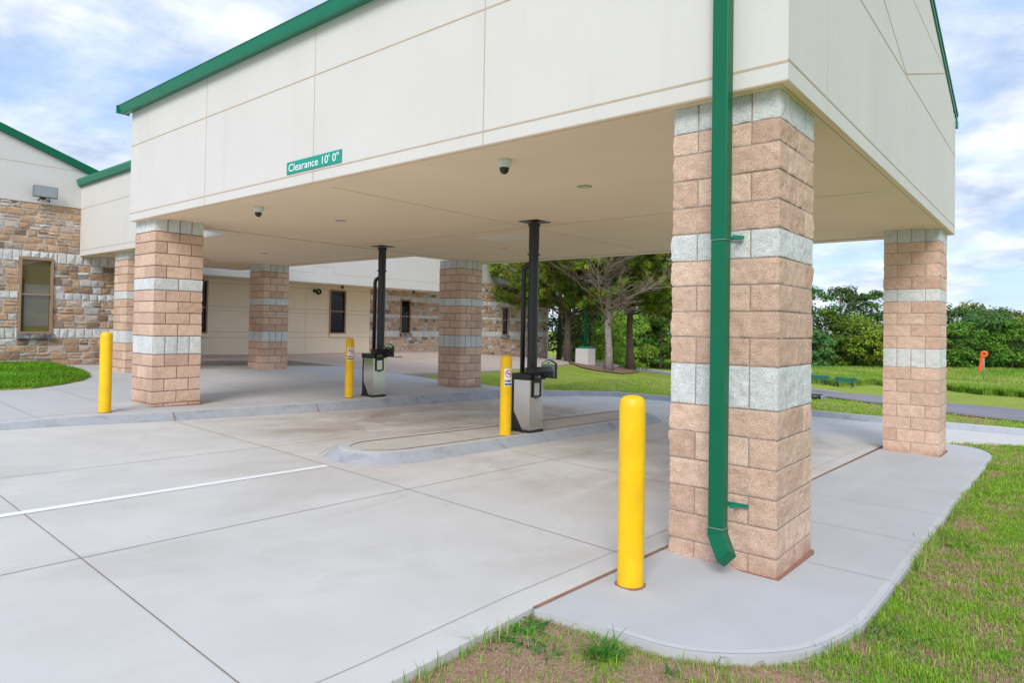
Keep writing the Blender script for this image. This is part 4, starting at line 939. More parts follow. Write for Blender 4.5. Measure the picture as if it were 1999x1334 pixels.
for (x, y, z, lb) in ((-21.5, 12.05, 3.325, 'small dark soffit lamp above the right window of the beige wall'), (-21.5, 16.0, 3.325, 'small dark soffit lamp above the window in the long stone wall')):
    t = thing('soffit_lamp', lb, 'soffit lamp', (x, y, z), 'small soffit lamps at the entrance')
    mb = MB(); mb.lathe([(0, 0), (.05, 0), (.05, -.03), (.03, -.04)], seg=12); mb.build('canopy_cup', M['bronze'], t)
    mb = MB(); mb.lathe([(.02, -.04), (.08, -.05), (.03, -.14), (0, -.15)], seg=12); mb.build('shade', M['black'], t)
for (x, y, lb) in ((-19.5, 13.4, 'dark drain cover in the pinkish walk before the beige wall'), (-17.2, 17.4, 'dark drain cover in the pinkish walk near the long stone wall')):
    t = thing('drain_cover', lb, 'drain cover', (x, y, float(PK(x, y))), 'drain covers in the walk')
    mb = MB(); mb.lathe([(.16, .003), (.16, .014), (.13, .018), (0, .018)], seg=20); mb.build('frame', M['black'], t)
    mb = MB(); [mb.box(-.1, .1, -.1+.04*k, -.08+.04*k, .019, .023) for k in range(6)]; mb.build('grating', M['galv'], t)

# ------------------------------------------------------------ grounds: light pole, benches, wind cone, lamp post
x, y = -16.72, 23.1; z = float(T(x, y))
t = thing('light_pole', 'green light pole on a white block footing among the pines', 'light pole', (x, y, z))
mb = MB(); mb.box(-.36, .36, -.36, .36, -.3, .80); mb.build('footing', M['pale_wall'], t, bevel=.02)
mb = MB(); mb.box(-.26, .26, -.26, .26, .80, .90); mb.build('base_cover', M['green_dark'], t, bevel=.03)
mb = MB(); mb.tube([(0, 0, .9), (0, 0, 8.2)], [.085, .06], 14); mb.build('pole', M['green'], t, smooth=True)
mb = MB(); mb.box(-.3, .3, -.2, .5, 8.2, 8.4); mb.build('lamp_head', M['green_dark'], t, bevel=.02)
x, y = -35.07, 62.71; z = float(T(x, y))
t = thing('lamp_post', 'slim grey post with a pale lamp beyond the road, seen behind the pines', 'lamp post', (x, y, z))
mb = MB(); mb.tube([(0, 0, -.2), (0, 0, 4.8)], .09, 10); mb.build('post', M['galv'], t, smooth=True)
mb = MB(); mb.lathe([(0, .9), (.25, .85), (.3, .5), (.15, 0), (0, 0)], seg=12); o = mb.build('lamp', M['white'], t); o.location = (.45, 0, 2.6)
mb = MB(); mb.tube([(0, 0, 2.9), (.4, 0, 3.1)], .04, 6); mb.build('bracket', M['galv'], t)

def bench(x, y, rz, label):
    t = thing('park_bench', label, 'bench', (x, y, float(T(x, y))+.0), 'green park benches by the tall grass'); t.rotation_euler = (0, 0, rz)
    L_ = .95
    s_ = MB(); [s_.box(-L_, L_, a, a+.085, .44, .475) for a in (-.26, -.165, -.07, .025, .12)]; s_.build('seat', M['benchgreen'], t)
    b_ = MB(); [b_.box(-L_, L_, .235+.035*k, .255+.035*k, .53+.105*k, .62+.105*k) for k in range(3)]; b_.build('backrest', M['benchgreen'], t)
    for sx in (-.62, .62):
        l = MB(); l.tube([(sx, -.24, .0), (sx, -.12, .28), (sx, -.05, .44)], .045, 8); l.tube([(sx, .28, .0), (sx, .12, .26), (sx, .02, .44)], .045, 8); l.tube([(sx, -.2, .42), (sx, .2, .42), (sx, .32, .86)], .04, 8)
        l.build('leg', M['black'], t)
bench(-15.43, 58.9, R(-8), 'left one of two green benches at the edge of tall grass')
bench(-13.05, 58.2, R(-8), 'right one of two green benches at the edge of tall grass')
x, y = -4.65, 78.3; z = float(T(x, y))
t = thing('wind_cone', 'limp orange wind cone on a thin pole standing in the tall grass', 'wind cone', (x, y, z))
zt = .12-z
mb = MB(); mb.tube([(0, 0, -.2), (0, 0, zt-.5)], .045, 10); mb.build('pole', M['galv'], t, smooth=True)
mb = MB(); mb.tube([(.22*math.cos(a), 0, zt-.42+.22*math.sin(a)) for a in np.linspace(0, 2*math.pi, 25)], .14, 8); mb.build('hoop', M['orange'], t, smooth=True)
mb = MB(); rows = []
for k in range(15):
    u_ = k/14; zz = zt-.45-u_*1.75; rad = .30-.10*u_; row = []
    for j in range(12):
        a = 2*math.pi*j/12; rr = rad*(1+.16*math.sin(3*a+4*u_)+.06*math.sin(9*u_)); row.append((-.12-.22*u_+rr*math.cos(a)*.75, .05+rr*.5*math.sin(a), zz))
    rows.append(row)
vs = [p for r_ in rows for p in r_]; mb.add(vs, [(i*12+j, i*12+(j+1) % 12, (i+1)*12+(j+1) % 12, (i+1)*12+j) for i in range(14) for j in range(12)])
mb.build('sock', M['orange'], t, smooth=True)
x, y = -4.95, 19.0; z = float(T(x, y))
t = thing('culvert_end', 'small dark pipe end in the mown strip beside the road, left edge of the gap', 'pipe', (x, y, z))
mb = MB(); mb.tube([(-.4, 0, .09), (.32, .02, .09)], .11, 12); mb.build('barrel', M['black'], t, smooth=True)
mb = MB(); mb.box(.30, .37, -.2, .22, -.05, .17); mb.build('collar', M['galv'], t, bevel=.01)

# ------------------------------------------------------------ trees
def quads(C0, nrm, size, asp=1.0, rg=rng):
    """leaf-sized quads at C0 facing nrm, random roll"""
    n = len(C0); nrm = nrm/np.maximum(np.linalg.norm(nrm, axis=1, keepdims=True), 1e-6)
    a = rg.normal(size=(n, 3)); a -= nrm*(a*nrm).sum(1, keepdims=True); a /= np.linalg.norm(a, axis=1, keepdims=True); b = np.cross(nrm, a)
    s = (size if hasattr(size, '__len__') else np.full(n, size))[:, None]/2
    V = np.stack([C0-a*s-b*s*asp*.3, C0-b*s*asp, C0+a*s, C0+b*s*asp], 1).reshape(-1, 3)
    return V, np.arange(4*n).reshape(n, 4)
def broad_mesh(seed, h, w_, n, base, leaf, low=.06):
    """crown made of leaf clumps on limbs; uneven outline; leaves face outward and up with scatter"""
    rg = np.random.default_rng(seed); nb = 46
    z = low*h + (h*(1-low))*rg.random(nb)**.8; prof = np.sin(np.clip((z/h), .05, 1)*math.pi*.82+.35)**.7
    a = rg.random(nb)*6.283; rr = prof*w_/2*np.sqrt(rg.random(nb))*.92
    B_ = np.stack([rr*np.cos(a), rr*np.sin(a), z*.93], 1); br = rg.uniform(.10, .20, nb)*w_*(.6+.5*prof)
    k = rg.integers(0, nb, n); d = rg.normal(size=(n, 3)); d /= np.linalg.norm(d, axis=1, keepdims=True); d[:, 2] = np.abs(d[:, 2])*1.0-.35*(rg.random(n) < .5)
    rad = br[k]*(.55+.5*rg.random(n)**.5); P = B_[k]+d*rad[:, None]*[1, 1, .75]
    P = P[P[:, 2] > .1]; k = k[:len(P)]; d = d[:len(P)]
    V, F_ = quads(P, d+rg.normal(size=(len(P), 3))*.55+[0, 0, .3], rg.uniform(.7, 1.3, len(P))*leaf, .7, rg)
    tone = rg.uniform(.7, 1.3, nb)[k]*rg.uniform(.8, 1.2, len(P)); yel = rg.uniform(0, 1, nb)[k]
    col = np.array(base)[None]*tone[:, None]*(1+yel[:, None]*np.array([.35, .1, -.1]))
    return V, F_, col, B_
def add_tree(name, label, x, y, seed, h, w_, base, n=5200, leaf=.34, group=None, low=.06, trunk=True, z=None):
    V, F_, col, B_ = broad_mesh(seed, h, w_, n, base, leaf, low); z = float(T(x, y)) if z is None else z
    t = thing(name, label, 'tree', (x, y, z-.1), group)
    np_mesh('crown', V, F_, M['leaf'], t, col=col)
    mb = MB(); rg = random.Random(seed); mb.tube([(0, 0, -.2), (.1, 0, h*.3), (.0, .1, h*.62), (0, 0, h*.85)], [h*.022, h*.017, h*.010, h*.004], 8)
    for k in range(9):
        b = B_[rg.randrange(len(B_))]; z0 = max(.18*h, b[2]*.55); mb.tube([(0, 0, z0), (b[0]*.5, b[1]*.5, z0*.6+b[2]*.4), tuple(b)], [h*.008, h*.006, h*.002], 5)
    mb.build('trunk', M['bark_far'], t, smooth=True); return t
DK = (.055, .145, .025); MD = (.10, .205, .025); LT = (.18, .30, .03); BL = (.08, .18, .055)
fwv = np.array([-.6364, .7712]); rtv = np.array([.7714, .6362]); c0 = np.array([1.53, -4.79])
def polar(px, d):                                                # bearing of the photo column px (0-1999), depth d in metres
    return c0 + fwv*d + rtv*d*(px-999.5)/1303.4
back = [ # px, depth, height, width, colour, label
 (1585, 104, 12.8, 9, DK, 'tall dark tree directly right of the downspout column, top of the wood there'),
 (1640, 108, 13.4, 10, DK, 'tallest dark green tree in the gap between the two right columns'),
 (1700, 106, 12.4, 9, DK, 'dark tree touching the left edge of the far right column'),
 (1612, 94, 8.6, 8, MD, 'mid green bushy tree in front of the tall dark ones, behind the benches'),
 (1668, 95, 8.0, 8.5, LT, 'bright yellow-green tree in the middle of the gap behind the benches'),
 (1712, 92, 6.4, 7, LT, 'low bright green tree beside the far right column, left side'),
 (1590, 90, 5.4, 6, BL, 'low bluish green bush tree at the left end of the gap behind the benches'),
 (1760, 106, 11.5, 9, DK, 'dark tree mostly hidden behind the far right column'),
 (1858, 104, 10.2, 9, DK, 'dark tree at the right edge of the far right column'),
 (1905, 110, 10.8, 12, LT, 'yellow-green tree topping the wood just left of the wind cone'),
 (1960, 112, 10.6, 12, MD, 'mid green tree crown behind and right of the wind cone'),
 (1925, 94, 9.0, 9.5, BL, 'big bluish green leafy tree directly behind the wind cone'),
 (1878, 92, 6.8, 7.5, MD, 'lower dark leafy tree left of the wind cone'),
 (1975, 92, 7.2, 8, MD, 'rounded tree near the right edge of the picture'),
 (2010, 96, 8.2, 9, LT, 'bright green tree cut by the right edge of the picture'),
 (2060, 100, 9.5, 10, MD, 'tree just outside the right edge of the picture'),
 (1530, 96, 9.5, 9, MD, 'tree hidden behind the downspout column'), (1480, 96, 9.5, 10, DK, 'second tree hidden behind the downspout column'),
]
for i, (px, d, h, w_, c, lb) in enumerate(back):
    p = polar(px, d); add_tree('broadleaf_tree', lb, p[0], p[1], 100+i, h, w_, c, group='trees of the far wood')
mid = [
 (1290, 92, 13, 11, DK, 'dark wood tree behind the pines next to the downspout column'), (1250, 88, 12, 10, DK, 'dark wood tree behind the lamp post among the pines'),
 (1205, 84, 12, 10, MD, 'green tree far behind the two pine trunks'), (1160, 80, 12, 10, DK, 'dark tree behind the white footing of the green pole'),
 (1120, 70, 12, 9, MD, 'tree seen low behind the left pine trunk'), (1330, 96, 12, 11, MD, 'wood tree partly hidden by the downspout column'),
 (1390, 98, 12, 11, DK, 'wood tree fully behind the downspout column'),
 (1150, 46, 5.2, 4.4, LT, 'bright young tree right of the white footing'), (1196, 50, 4.6, 3.6, LT, 'bright young tree between the two pine trunks'),
 (1232, 54, 5.0, 3.8, LT, 'bright young tree right of the dark pine trunk'), (1092, 42, 8.5, 6.5, (.045, .085, .022), 'shaggy olive green tree just past the corner of the stone wall'),
 (1290, 70, 7, 7, MD, 'leafy tree behind the tall grass next to the downspout column'), (1260, 72, 6, 6, DK, 'dark bushy tree at the back of the tall grass behind the lamp post'),
]
for i, (px, d, h, w_, c, lb) in enumerate(mid):
    p = polar(px, d); add_tree('broadleaf_tree', lb, p[0], p[1], 200+i, h, w_, c, n=5200 if d > 60 else 4200, leaf=.32 if d > 60 else .2, group='trees behind the pines')
# undergrowth closing the foot of the wood
def undergrowth():
    rg = np.random.default_rng(5); n = 26000; px = rg.uniform(1090, 2080, n); base = np.where(px < 1400, 92, 99); d = base+rg.uniform(0, 16, n)
    P = c0[None]+fwv[None]*d[:, None]+rtv[None]*(d*(px-999.5)/1303.4)[:, None]; z = T(P[:, 0], P[:, 1])+rg.random(n)**1.3*(3.4+1.4*np.sin(px*.07)+1.0*np.sin(px*.023))
    C0 = np.column_stack([P, z]); V, F_ = quads(C0, rg.normal(size=(n, 3))+[0, -.8, .6], rg.uniform(.3, .75, n), .8, rg)
    col = np.array([[.045, .11, .02]])*rg.uniform(.6, 1.6, (n, 1)); o = np_mesh('undergrowth', V, F_, M['leaf'], None, col=col)
    setp(o, 'dark bushes and saplings closing the foot of the distant wood', 'undergrowth', kind='stuff')
undergrowth()

# pines: bare pale tree in front, two dark ones behind
def limb_path(p0, d, L_, rg, sag=-.1, n=6, curl=.25):
    pts = [Vector(p0)]; d = Vector(d).normalized()
    for k in range(n):
        d = (d + Vector((rg.uniform(-1, 1), rg.uniform(-1, 1), rg.uniform(-.6, .6)))*curl/n*1.6 + Vector((0, 0, sag/n))).normalized(); pts.append(pts[-1]+d*L_/n)
    return pts
def tufts(P, Dv, n_each, length, wd, rg, base):
    """bundles of needles fanned round each twig tip"""
    n = len(P); P = np.repeat(P, n_each, 0); Dv = np.repeat(Dv, n_each, 0); m_ = len(P)
    d = Dv*.8+rg.normal(size=(m_, 3))*.75; d /= np.linalg.norm(d, axis=1, keepdims=True)
    s = np.cross(d, rg.normal(size=(m_, 3))); s /= np.linalg.norm(s, axis=1, keepdims=True)
    P = P - Dv*rg.random((m_, 1))*.16; L_ = length*rg.uniform(.7, 1.2, (m_, 1))
    V = np.stack([P-s*wd/2, P+s*wd/2, P+d*L_+s*wd*.25, P+d*L_-s*wd*.25], 1).reshape(-1, 3)
    kind = np.repeat(rg.random(n), n_each); c = np.array(base)[None]*np.repeat(rg.uniform(.45, 1.5, (n, 1)), n_each, 0)*rg.uniform(.8, 1.2, (m_, 1))
    c = np.where((kind > .90)[:, None], np.array([[.22, .115, .045]])*rg.uniform(.7, 1.2, (m_, 1)), c)
    c = np.where(((kind > .5) & (kind <= .90))[:, None], c*np.array([[1.7, 1.25, .8]]), c)
    return V, np.arange(4*m_).reshape(m_, 4), c
def pine(label, x, y, seed, h, tr, limb_n, Lmax, z0, needles=True, bark='bark', dead_low=0, lean=0, bare_top=False, base=(.18, .28, .045), n_each=12):
    rg = random.Random(seed); nr = np.random.default_rng(seed); t = thing('pine_tree', label, 'tree', (x, y, float(T(x, y))-.08), 'pines on the lawn')
    tp = [Vector((lean*(k/9)**1.3+.06*math.sin(k*1.7+seed), .06*math.cos(k*2.1+seed), h*k/9)) for k in range(10)]
    mb = MB(); mb.tube(tp, [tr*1.45]+[tr*(1-.085*k) for k in range(1, 10)], 14); mb.build('trunk', M[bark], t, smooth=True)
    lb = MB(); db = MB(); TP = []; TD = []
    def at(z):
        k = min(z/h*9, 8.999); i = int(k); return tp[i].lerp(tp[i+1], k-i)
    for i in range(limb_n):
        u_ = i/(limb_n-1); z = z0+(h-z0-.2)*u_; a = i*2.399+rg.uniform(-.4, .4); L_ = Lmax*(1-.62*u_**1.3)*rg.uniform(.7, 1.1)
        dead = z < dead_low; el = rg.uniform(.02, .3)+.45*u_
        if dead: el = rg.uniform(.15, .6)
        p = limb_path(at(z), (math.cos(a), math.sin(a), math.tan(el)), L_, rg, sag=.12 if not dead else .25, n=8, curl=.9)
        r0_ = tr*(.34 if not dead else .30)*(1-.5*u_)
        (db if dead else lb).tube(p, [r0_*(1-.11*k) for k in range(9)], 6)
        nt_ = int(15*L_/Lmax)+6 if not dead else 19
        for j in range(nt_):
            f_ = rg.uniform(.18, .98) if not dead else rg.uniform(.2, 1.0); k = min(int(f_*8), 7); q_ = p[k].lerp(p[k+1], f_*8-k); dr = (p[k+1]-p[k]).normalized()
            sd = dr.cross(Vector((0, 0, 1))).normalized()*rg.choice((-1, 1)); tw = (dr*rg.uniform(.3, 1)+sd*rg.uniform(.4, 1)+Vector((0, 0, rg.uniform(-.15, .55)))).normalized(); tl = rg.uniform(.5, 1.3)*(.5 if L_ < 1.5 else .85)*(1.25 if dead else 1)
            tpth = limb_path(q_, tw, tl, rg, sag=.15, n=4, curl=.8); (db if dead else lb).tube(tpth, [.014, .012, .009, .006, .003] if not dead else [.015, .012, .009, .006, .003], 4, cap=False)
            if dead:
                for _ in range(4):
                    kk = rg.randrange(1, 4); w2 = (tw+Vector((rg.uniform(-1, 1), rg.uniform(-1, 1), rg.uniform(-.4, .8)))*.9).normalized(); db.tube(limb_path(tpth[kk], w2, rg.uniform(.25, .7), rg, n=3, curl=.8), [.009, .006, .005, .003], 4, cap=False)
            elif needles:
                for kk in range(1, 5):
                    TP.append(tuple(tpth[kk])); TD.append(tuple((tpth[kk]-tpth[kk-1]).normalized()))
                    for _ in range(2):
                        w2 = (tw+Vector((rg.uniform(-1, 1), rg.uniform(-1, 1), rg.uniform(-.5, .9)))*.8).normalized(); e_ = tpth[kk]+w2*rg.uniform(.12, .34)
                        TP.append(tuple(e_)); TD.append(tuple(w2))
    lb.build('limbs', M[bark if bark == 'bark' else 'twig'], t, smooth=True, normals=False)
    if db.v: db.build('dead_branches', M['twig'], t, smooth=True, normals=False)
    if TP: 
        V, F_, c = tufts(np.array(TP), np.array(TD), n_each, .20, .030, nr, base); np_mesh('needles', V, F_, M['needle'], t, col=c)
    return t
pine('bare pale-barked pine with dead grey branches, in front of the other pines', -14.77, 22.05, 31, 9.0, .18, 48, 4.2, 2.2, bark='bark_pale', dead_low=4.1, lean=-.15, n_each=16)
pine('dark-trunked pine standing just behind the bare one', -15.5, 25.3, 32, 10.5, .19, 52, 5.2, 2.9, lean=.2, n_each=19)
pine('shaded pine at the right edge of the group, next to the downspout column', -14.2, 28.8, 34, 10.5, .18, 46, 5.2, 2.7, n_each=15)
pine('bushy dark pine left of the green light pole, branches reaching over the stone wall', -17.7, 23.0, 33, 10.5, .19, 74, 5.8, 2.2, lean=0, n_each=20)

# ------------------------------------------------------------ grass
def blades(P, hgt, wd, lean, col, rg, dirn=None):
    """one bent blade = a quad and a tip triangle, here as a narrowing quad"""
    n = len(P); a = rg.random(n)*6.283; d = np.stack([np.cos(a), np.sin(a), np.zeros(n)], 1); s = np.stack([-np.sin(a), np.cos(a), np.zeros(n)], 1)
    l = (lean*rg.random(n))[:, None]; h_ = hgt[:, None]; w_ = wd[:, None]
    up_ = np.array([0, 0, 1.])
    m_ = P+d*l*h_*.35+up_*h_*.62*np.sqrt(np.maximum(1-(l*.5)**2, .1)); e = P+d*l*h_*1.0+up_*h_*np.sqrt(np.maximum(1-np.minimum(l, .97)**2, .04))
    V = np.stack([P-s*w_/2, P+s*w_/2, m_+s*w_*.4, m_-s*w_*.4, e], 1).reshape(-1, 3); b = np.arange(n)[:, None]*5
    F3 = np.concatenate([b+[0, 1, 2], b+[0, 2, 3], b+[3, 2, 4]], 0); return V, F3, np.concatenate([col, col, col*1.08], 0)
def scatter(n, box, rg, keep): 
    x = rg.uniform(box[0], box[1], n); y = rg.uniform(box[2], box[3], n); k = keep(x, y); return x[k], y[k]
CAMP = np.array([1.53, -4.79])
def visible(x, y, m_=.12):
    dx, dy = x-CAMP[0], y-CAMP[1]; f_ = dx*fwv[0]+dy*fwv[1]; r_ = dx*rtv[0]+dy*rtv[1]; return (f_ > .8) & (np.abs(r_) < f_*.77+3.2)
solid = [drive, pad]
def off_slab(x, y): return ~(in_poly(x, y, drive) | in_poly(x, y, pad))
def lawn_field(name, label, parts_, seed):
    rg = np.random.default_rng(seed); VV = []; FF = []; CC = []; nb = 0
    for (n, box, h0, h1, wd0, wd1, hf) in parts_:
        def keep(x, y):
            d = np.hypot(x-CAMP[0], y-CAMP[1]); return off_slab(x, y) & visible(x, y)
        x, y = scatter(n, box, rg, keep)
        z0 = np.zeros_like(x)
        bare = fbm(x*1.1+3+y*.5, y*1.1-x*.5, z0, 3, 5); dry = .4*fbm(x*1.7+y*.6, y*1.7-x*.6, z0+5, 8, 4)+.6*fbm(x*6+y*3, y*6-x*3, z0+5, 9, 4); clump = fbm(x*7+y*3, y*7-x*3, z0, 12, 3)
        near_edge = np.exp(-np.maximum(x+.85, 0)/2.6)*np.exp(-np.maximum(-1.5-y, 0)*.0)*(y < -1.2)          # worn corner by the drive
        pb_ = np.clip((bare-.45)*2.4, 0, .5)+.55*near_edge
        k = rg.random(len(x)) > pb_*.4; x, y, dry, clump, pb_ = x[k], y[k], dry[k], clump[k], pb_[k]
        straw = rg.random(len(x)) < np.clip(.20+(dry-.45)*2.3+pb_*.8, .04, .93)
        hh = rg.uniform(h0, h1, len(x))*(.6+.9*clump); hh = np.where(straw, hh*.65, hh)
        g1 = np.array([.13, .36, .02]); g2 = np.array([.40, .54, .06]); k2 = rg.random(len(x))[:, None]*.6+clump[:, None]*.5-.1
        col = g1*(1-k2)+g2*k2; sc_ = np.array([.60, .45, .28])*rg.uniform(.7, 1.15, (len(x), 1)); sc2 = np.array([.50, .33, .25])*rg.uniform(.7, 1.1, (len(x), 1))
        col = np.where(straw[:, None], np.where(rg.random((len(x), 1)) < .5, sc_, sc2), col*rg.uniform(.75, 1.25, (len(x), 1)))
        P = np.stack([x, y, hf(x, y)-.004], 1); wd = rg.uniform(wd0, wd1, len(x)); lean = np.where(straw, 1.6, .85)
        V, F3, C3 = blades(P, hh, wd, lean, col, rg); VV.append(V); FF.append(F3+nb); CC.append(C3); nb += len(V)
    o = np_mesh(name, np.concatenate(VV), np.concatenate(FF), M['blade'], None, col=np.concatenate(CC)); return setp(o, label, 'grass', kind='stuff')
lawn_field('lawn_grass', 'patchy green and straw coloured lawn blades beside the pad and drive', [
    (420000, (-2.2, 2.6, -4.2, .2), .018, .05, .0024, .005, T),
    (330000, (.6, 6.5, -1.5, 4.5), .022, .055, .004, .007, T),
    (270000, (.6, 9.5, 4.5, 12.5), .03, .07, .007, .012, T),
    (26000, (-2.2, 3.6, -4.2, 2.2), .045, .085, .004, .0068, T),
    (60000, (-12, 6.5, 10.0, 20.0), .04, .08, .014, .024, T)], 21)
def bed_grass():
    rg = np.random.default_rng(4); x = rg.uniform(-18.9, -13.3, 60000); y = rg.uniform(-4.6, 1.1, 60000); k = in_poly(x, y, lawn); x, y = x[k], y[k]
    col = np.array([[.10, .32, .02]])*rg.uniform(.45, 1.45, (len(x), 1))*(.6+.8*fbm(x*1.5, y*1.5, x*0, 3, 3))[:, None]+np.array([[.10, .05, 0]])*rg.random((len(x), 1))
    z = PLr(x, y)+.028; V, F3, C3 = blades(np.stack([x, y, z], 1), rg.uniform(.05, .10, len(x)), rg.uniform(.008, .016, len(x)), .7, col, rg)
    # taller fringe against the wall
    setp(np_mesh('bed_grass', V, F3, M['blade'], None, col=C3), 'bright green grass of the small curved bed before the stone wing', 'grass', kind='stuff')
bed_grass()
def tall_grass():
    rg = np.random.default_rng(6); n = 150000; px = rg.uniform(1225, 2080, n); t_ = rg.random(n)**1.5
    e0 = np.interp(px, [1225, 1300, 1600, 1715, 1860, 2000, 2080], [76, 72, 61, 61, 55, 46, 42]); d = e0+(96-e0)*t_
    d = d+1.2*np.sin(px*.045)+.6*np.sin(px*.13)
    P = c0[None]+fwv[None]*d[:, None]+rtv[None]*(d*(px-999.5)/1303.4)[:, None]; x, y = P[:, 0], P[:, 1]; z = T(x, y)
    pat = fbm(x*.18, y*.18, x*0, 2, 3); h_ = rg.uniform(.45, .8, n)*(.8+.4*pat)*(1+.0*d)
    g = np.array([[.19, .36, .035]])*rg.uniform(.7, 1.3, (n, 1)); yl = np.array([[.45, .48, .12]])*rg.uniform(.8, 1.15, (n, 1)); mix_ = np.clip((pat-.35)*2.2+rg.normal(size=n)*.18, 0, 1)[:, None]
    V, F3, C3 = blades(np.column_stack([x, y, z]), h_, rg.uniform(.05, .11, n), .55, g*(1-mix_)+yl*mix_, rg)
    setp(np_mesh('tall_grass', V, F3, M['blade'], None, col=C3), 'tall unmown field grass in front of the distant wood', 'grass', kind='stuff')
tall_grass()
def weed(x, y, n, L_, wd, seed, label, spread=.1, flat=.9, base=(.05, .24, .03), leafy_=False):
    rg = np.random.default_rng(seed); t = thing('weed', label, 'weed', (x, y, float(T(x, y))), 'weeds at the slab edge'); VV = []; FF = []; CC = []; nb = 0
    for k in range(n):
        a = rg.random()*6.283; ln = L_*rg.uniform(.5, 1.1); el = rg.uniform(.25, 1.2) if not leafy_ else rg.uniform(.1, .7); w_ = wd*rg.uniform(.7, 1.2); p = np.array([rg.normal()*spread, rg.normal()*spread, 0.0]); seg = 6; d = np.array([math.cos(a)*math.cos(el), math.sin(a)*math.cos(el), math.sin(el)]); s = np.array([-math.sin(a), math.cos(a), .15]); row = []
        for j in range(seg+1):
            u_ = j/seg; ww = w_*(math.sin(math.pi*min(u_*.85+.12, 1)))**.8/2 if leafy_ else w_*(1-u_**2)*.5+.0003; row += [p-s*ww, p+s*ww]; p = p+d*ln/seg; d = d+np.array([0, 0, -.16*flat]); d /= np.linalg.norm(d)
        VV += row; FF += [(nb+2*j, nb+2*j+1, nb+2*j+3, nb+2*j+2) for j in range(seg)]; CC += [np.array(base)*rg.uniform(.65, 1.4)*np.array([1+.5*rg.random(), 1, 1])]*seg; nb += 2*(seg+1)
    np_mesh('leaves', np.array(VV), np.array(FF), M['blade'], t, col=np.array(CC)); 
    mb = MB(); mb.tube([(0, 0, -.02), (0, 0, .012)], [.012, .008], 6); mb.build('root_crown', M['soil'], t)
weed(-.84, -1.93, 190, .115, .016, 41, 'low leafy weed spilling over the drive edge at the slab corner', spread=.11, leafy_=True)
weed(-.30, -1.78, 150, .165, .0085, 42, 'bright tufted crabgrass against the rounded pad edge, in front of the near bollard', spread=.035)
weed(.05, -1.70, 26, .12, .005, 43, 'small thin grass tuft against the pad edge, right of the bright crabgrass', spread=.02)
weed(-.52, -1.95, 22, .12, .008, 44, 'small sparse weed between the two larger weeds in the bare soil', spread=.03)
weed(.78, -.35, 170, .12, .007, 45, 'lush dark clump of grass against the pad edge at the bend', spread=.11, base=(.06, .22, .02))
weed(.76, 2.2, 120, .12, .008, 46, 'green grass clump along the straight pad edge, halfway to the far column', spread=.12, base=(.07, .22, .02))
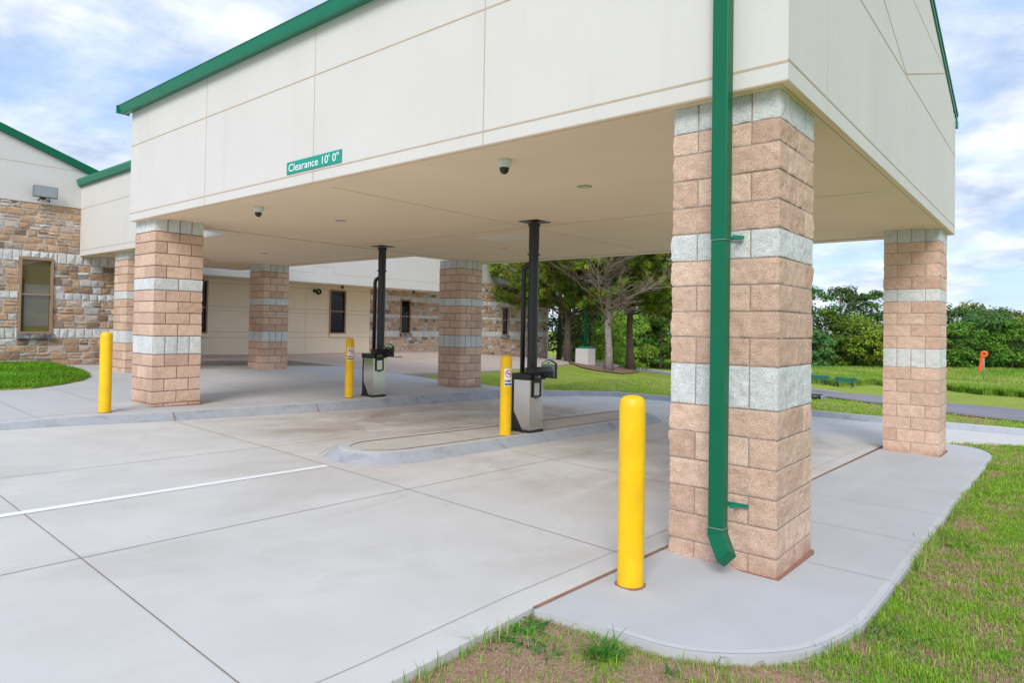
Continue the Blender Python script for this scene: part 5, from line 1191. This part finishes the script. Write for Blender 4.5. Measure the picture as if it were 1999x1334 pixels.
def fringe():
    """longer ragged blades leaning over the edges of pad and drive"""
    rg = np.random.default_rng(51); pts = [(-.80, -5.5)]+[(-.815, -2.76), (-.87, -1.64)]+[p for p in pad if p[1] < 9.9 and (p[1] < 0 or p[0] > .3)]; X_ = []; 
    for a, b in zip(pts[:-1], pts[1:]):
        L_ = math.dist(a, b); n = int(L_*420)
        if L_ < 1e-4 or n == 0: continue
        t_ = rg.random(n)[:, None]; d = np.array([b[0]-a[0], b[1]-a[1]])/L_; nn = np.array([d[1], -d[0]]); X_.append(np.array(a)+(np.array(b)-np.array(a))*t_+nn*np.abs(rg.normal(size=(n, 1)))*.035+nn*.006)
    P = np.concatenate(X_); c = fbm(P[:, 0]*3, P[:, 1]*3, P[:, 0]*0, 6, 3); k = rg.random(len(P)) < np.clip((c-.36)*4, .04, 1)*np.where((P[:, 0] < .3) & (P[:, 1] < -1.2), .35, 1); P = P[k]; c = c[k]; n = len(P)
    g = np.array([[.10, .30, .02]])*(1-c[:, None])+np.array([[.30, .46, .06]])*c[:, None]; g = np.where(rg.random((n, 1)) < .22, np.array([[.58, .45, .28]]), g)*rg.uniform(.75, 1.25, (n, 1))
    V, F3, C3 = blades(np.column_stack([P, T(P[:, 0], P[:, 1])-.004]), rg.uniform(.05, .12, n)*(.5+c), rg.uniform(.004, .0075, n), 1.0, g, rg)
    setp(np_mesh('edge_grass', V, F3, M['blade'], None, col=C3), 'longer ragged grass blades along the slab edges', 'grass', kind='stuff')
fringe()
def thatch():
    """dead stolons and straw lying on the worn ground by the slab corner"""
    rg = np.random.default_rng(77); n = 90000; x = rg.uniform(-1.0, 2.6, n); y = rg.uniform(-4.0, 1.0, n); k = off_slab(x, y)
    w_ = .10+1.0*np.exp(-((x+.25)/.9)**2-((y+2.0)/.8)**2)+.5*np.clip((fbm(x*2.1+y, y*2.1-x, x*0, 31, 4)-.5)*5, 0, 1); k &= rg.random(n) < w_*.8; x, y = x[k], y[k]; n = len(x)
    z = T(x, y)+.008+rg.random(n)**2*.018; a = rg.random(n)*6.283; L_ = rg.uniform(.02, .075, n); w2 = rg.uniform(.0012, .0028, n); bnd = rg.normal(size=n)*.7
    d1 = np.stack([np.cos(a), np.sin(a), rg.normal(size=n)*.16], 1); d2 = np.stack([np.cos(a+bnd), np.sin(a+bnd), rg.normal(size=n)*.16-.1], 1); s = np.stack([-np.sin(a), np.cos(a), np.zeros(n)], 1)*w2[:, None]/2
    P = np.stack([x, y, z], 1); m_ = P+d1*L_[:, None]/2; e = m_+d2*L_[:, None]/2
    V = np.stack([P-s, P+s, m_+s, m_-s, e+s*.6, e-s*.6], 1).reshape(-1, 3); b = np.arange(n)[:, None]*6; F_ = np.concatenate([b+[0, 1, 2, 3], b+[3, 2, 4, 5]])
    c = np.where(rg.random((n, 1)) < .6, np.array([[.62, .46, .37]]), np.array([[.50, .34, .26]]))*rg.uniform(.7, 1.25, (n, 1))
    setp(np_mesh('dead_grass', V, F_, M['blade'], None, col=np.concatenate([c, c])), 'pinkish dead grass lying on the bare soil at the slab corner', 'dead grass', kind='stuff')
thatch()
# soil showing in the worn corner by the slab
sheet('bare_soil', [(-.80, -2.8), (-.845, -1.70), (-.40, -1.63), (-.06, -1.59), (.2, -1.47), (.45, -1.2), (.62, -1.35), (.4, -1.75), (.1, -2.0), (-.2, -2.3), (-.5, -2.9), (-.7, -3.6), (-.78, -3.4)], lambda x, y: T(x, y)+.006, M['soil'], grid=.5)
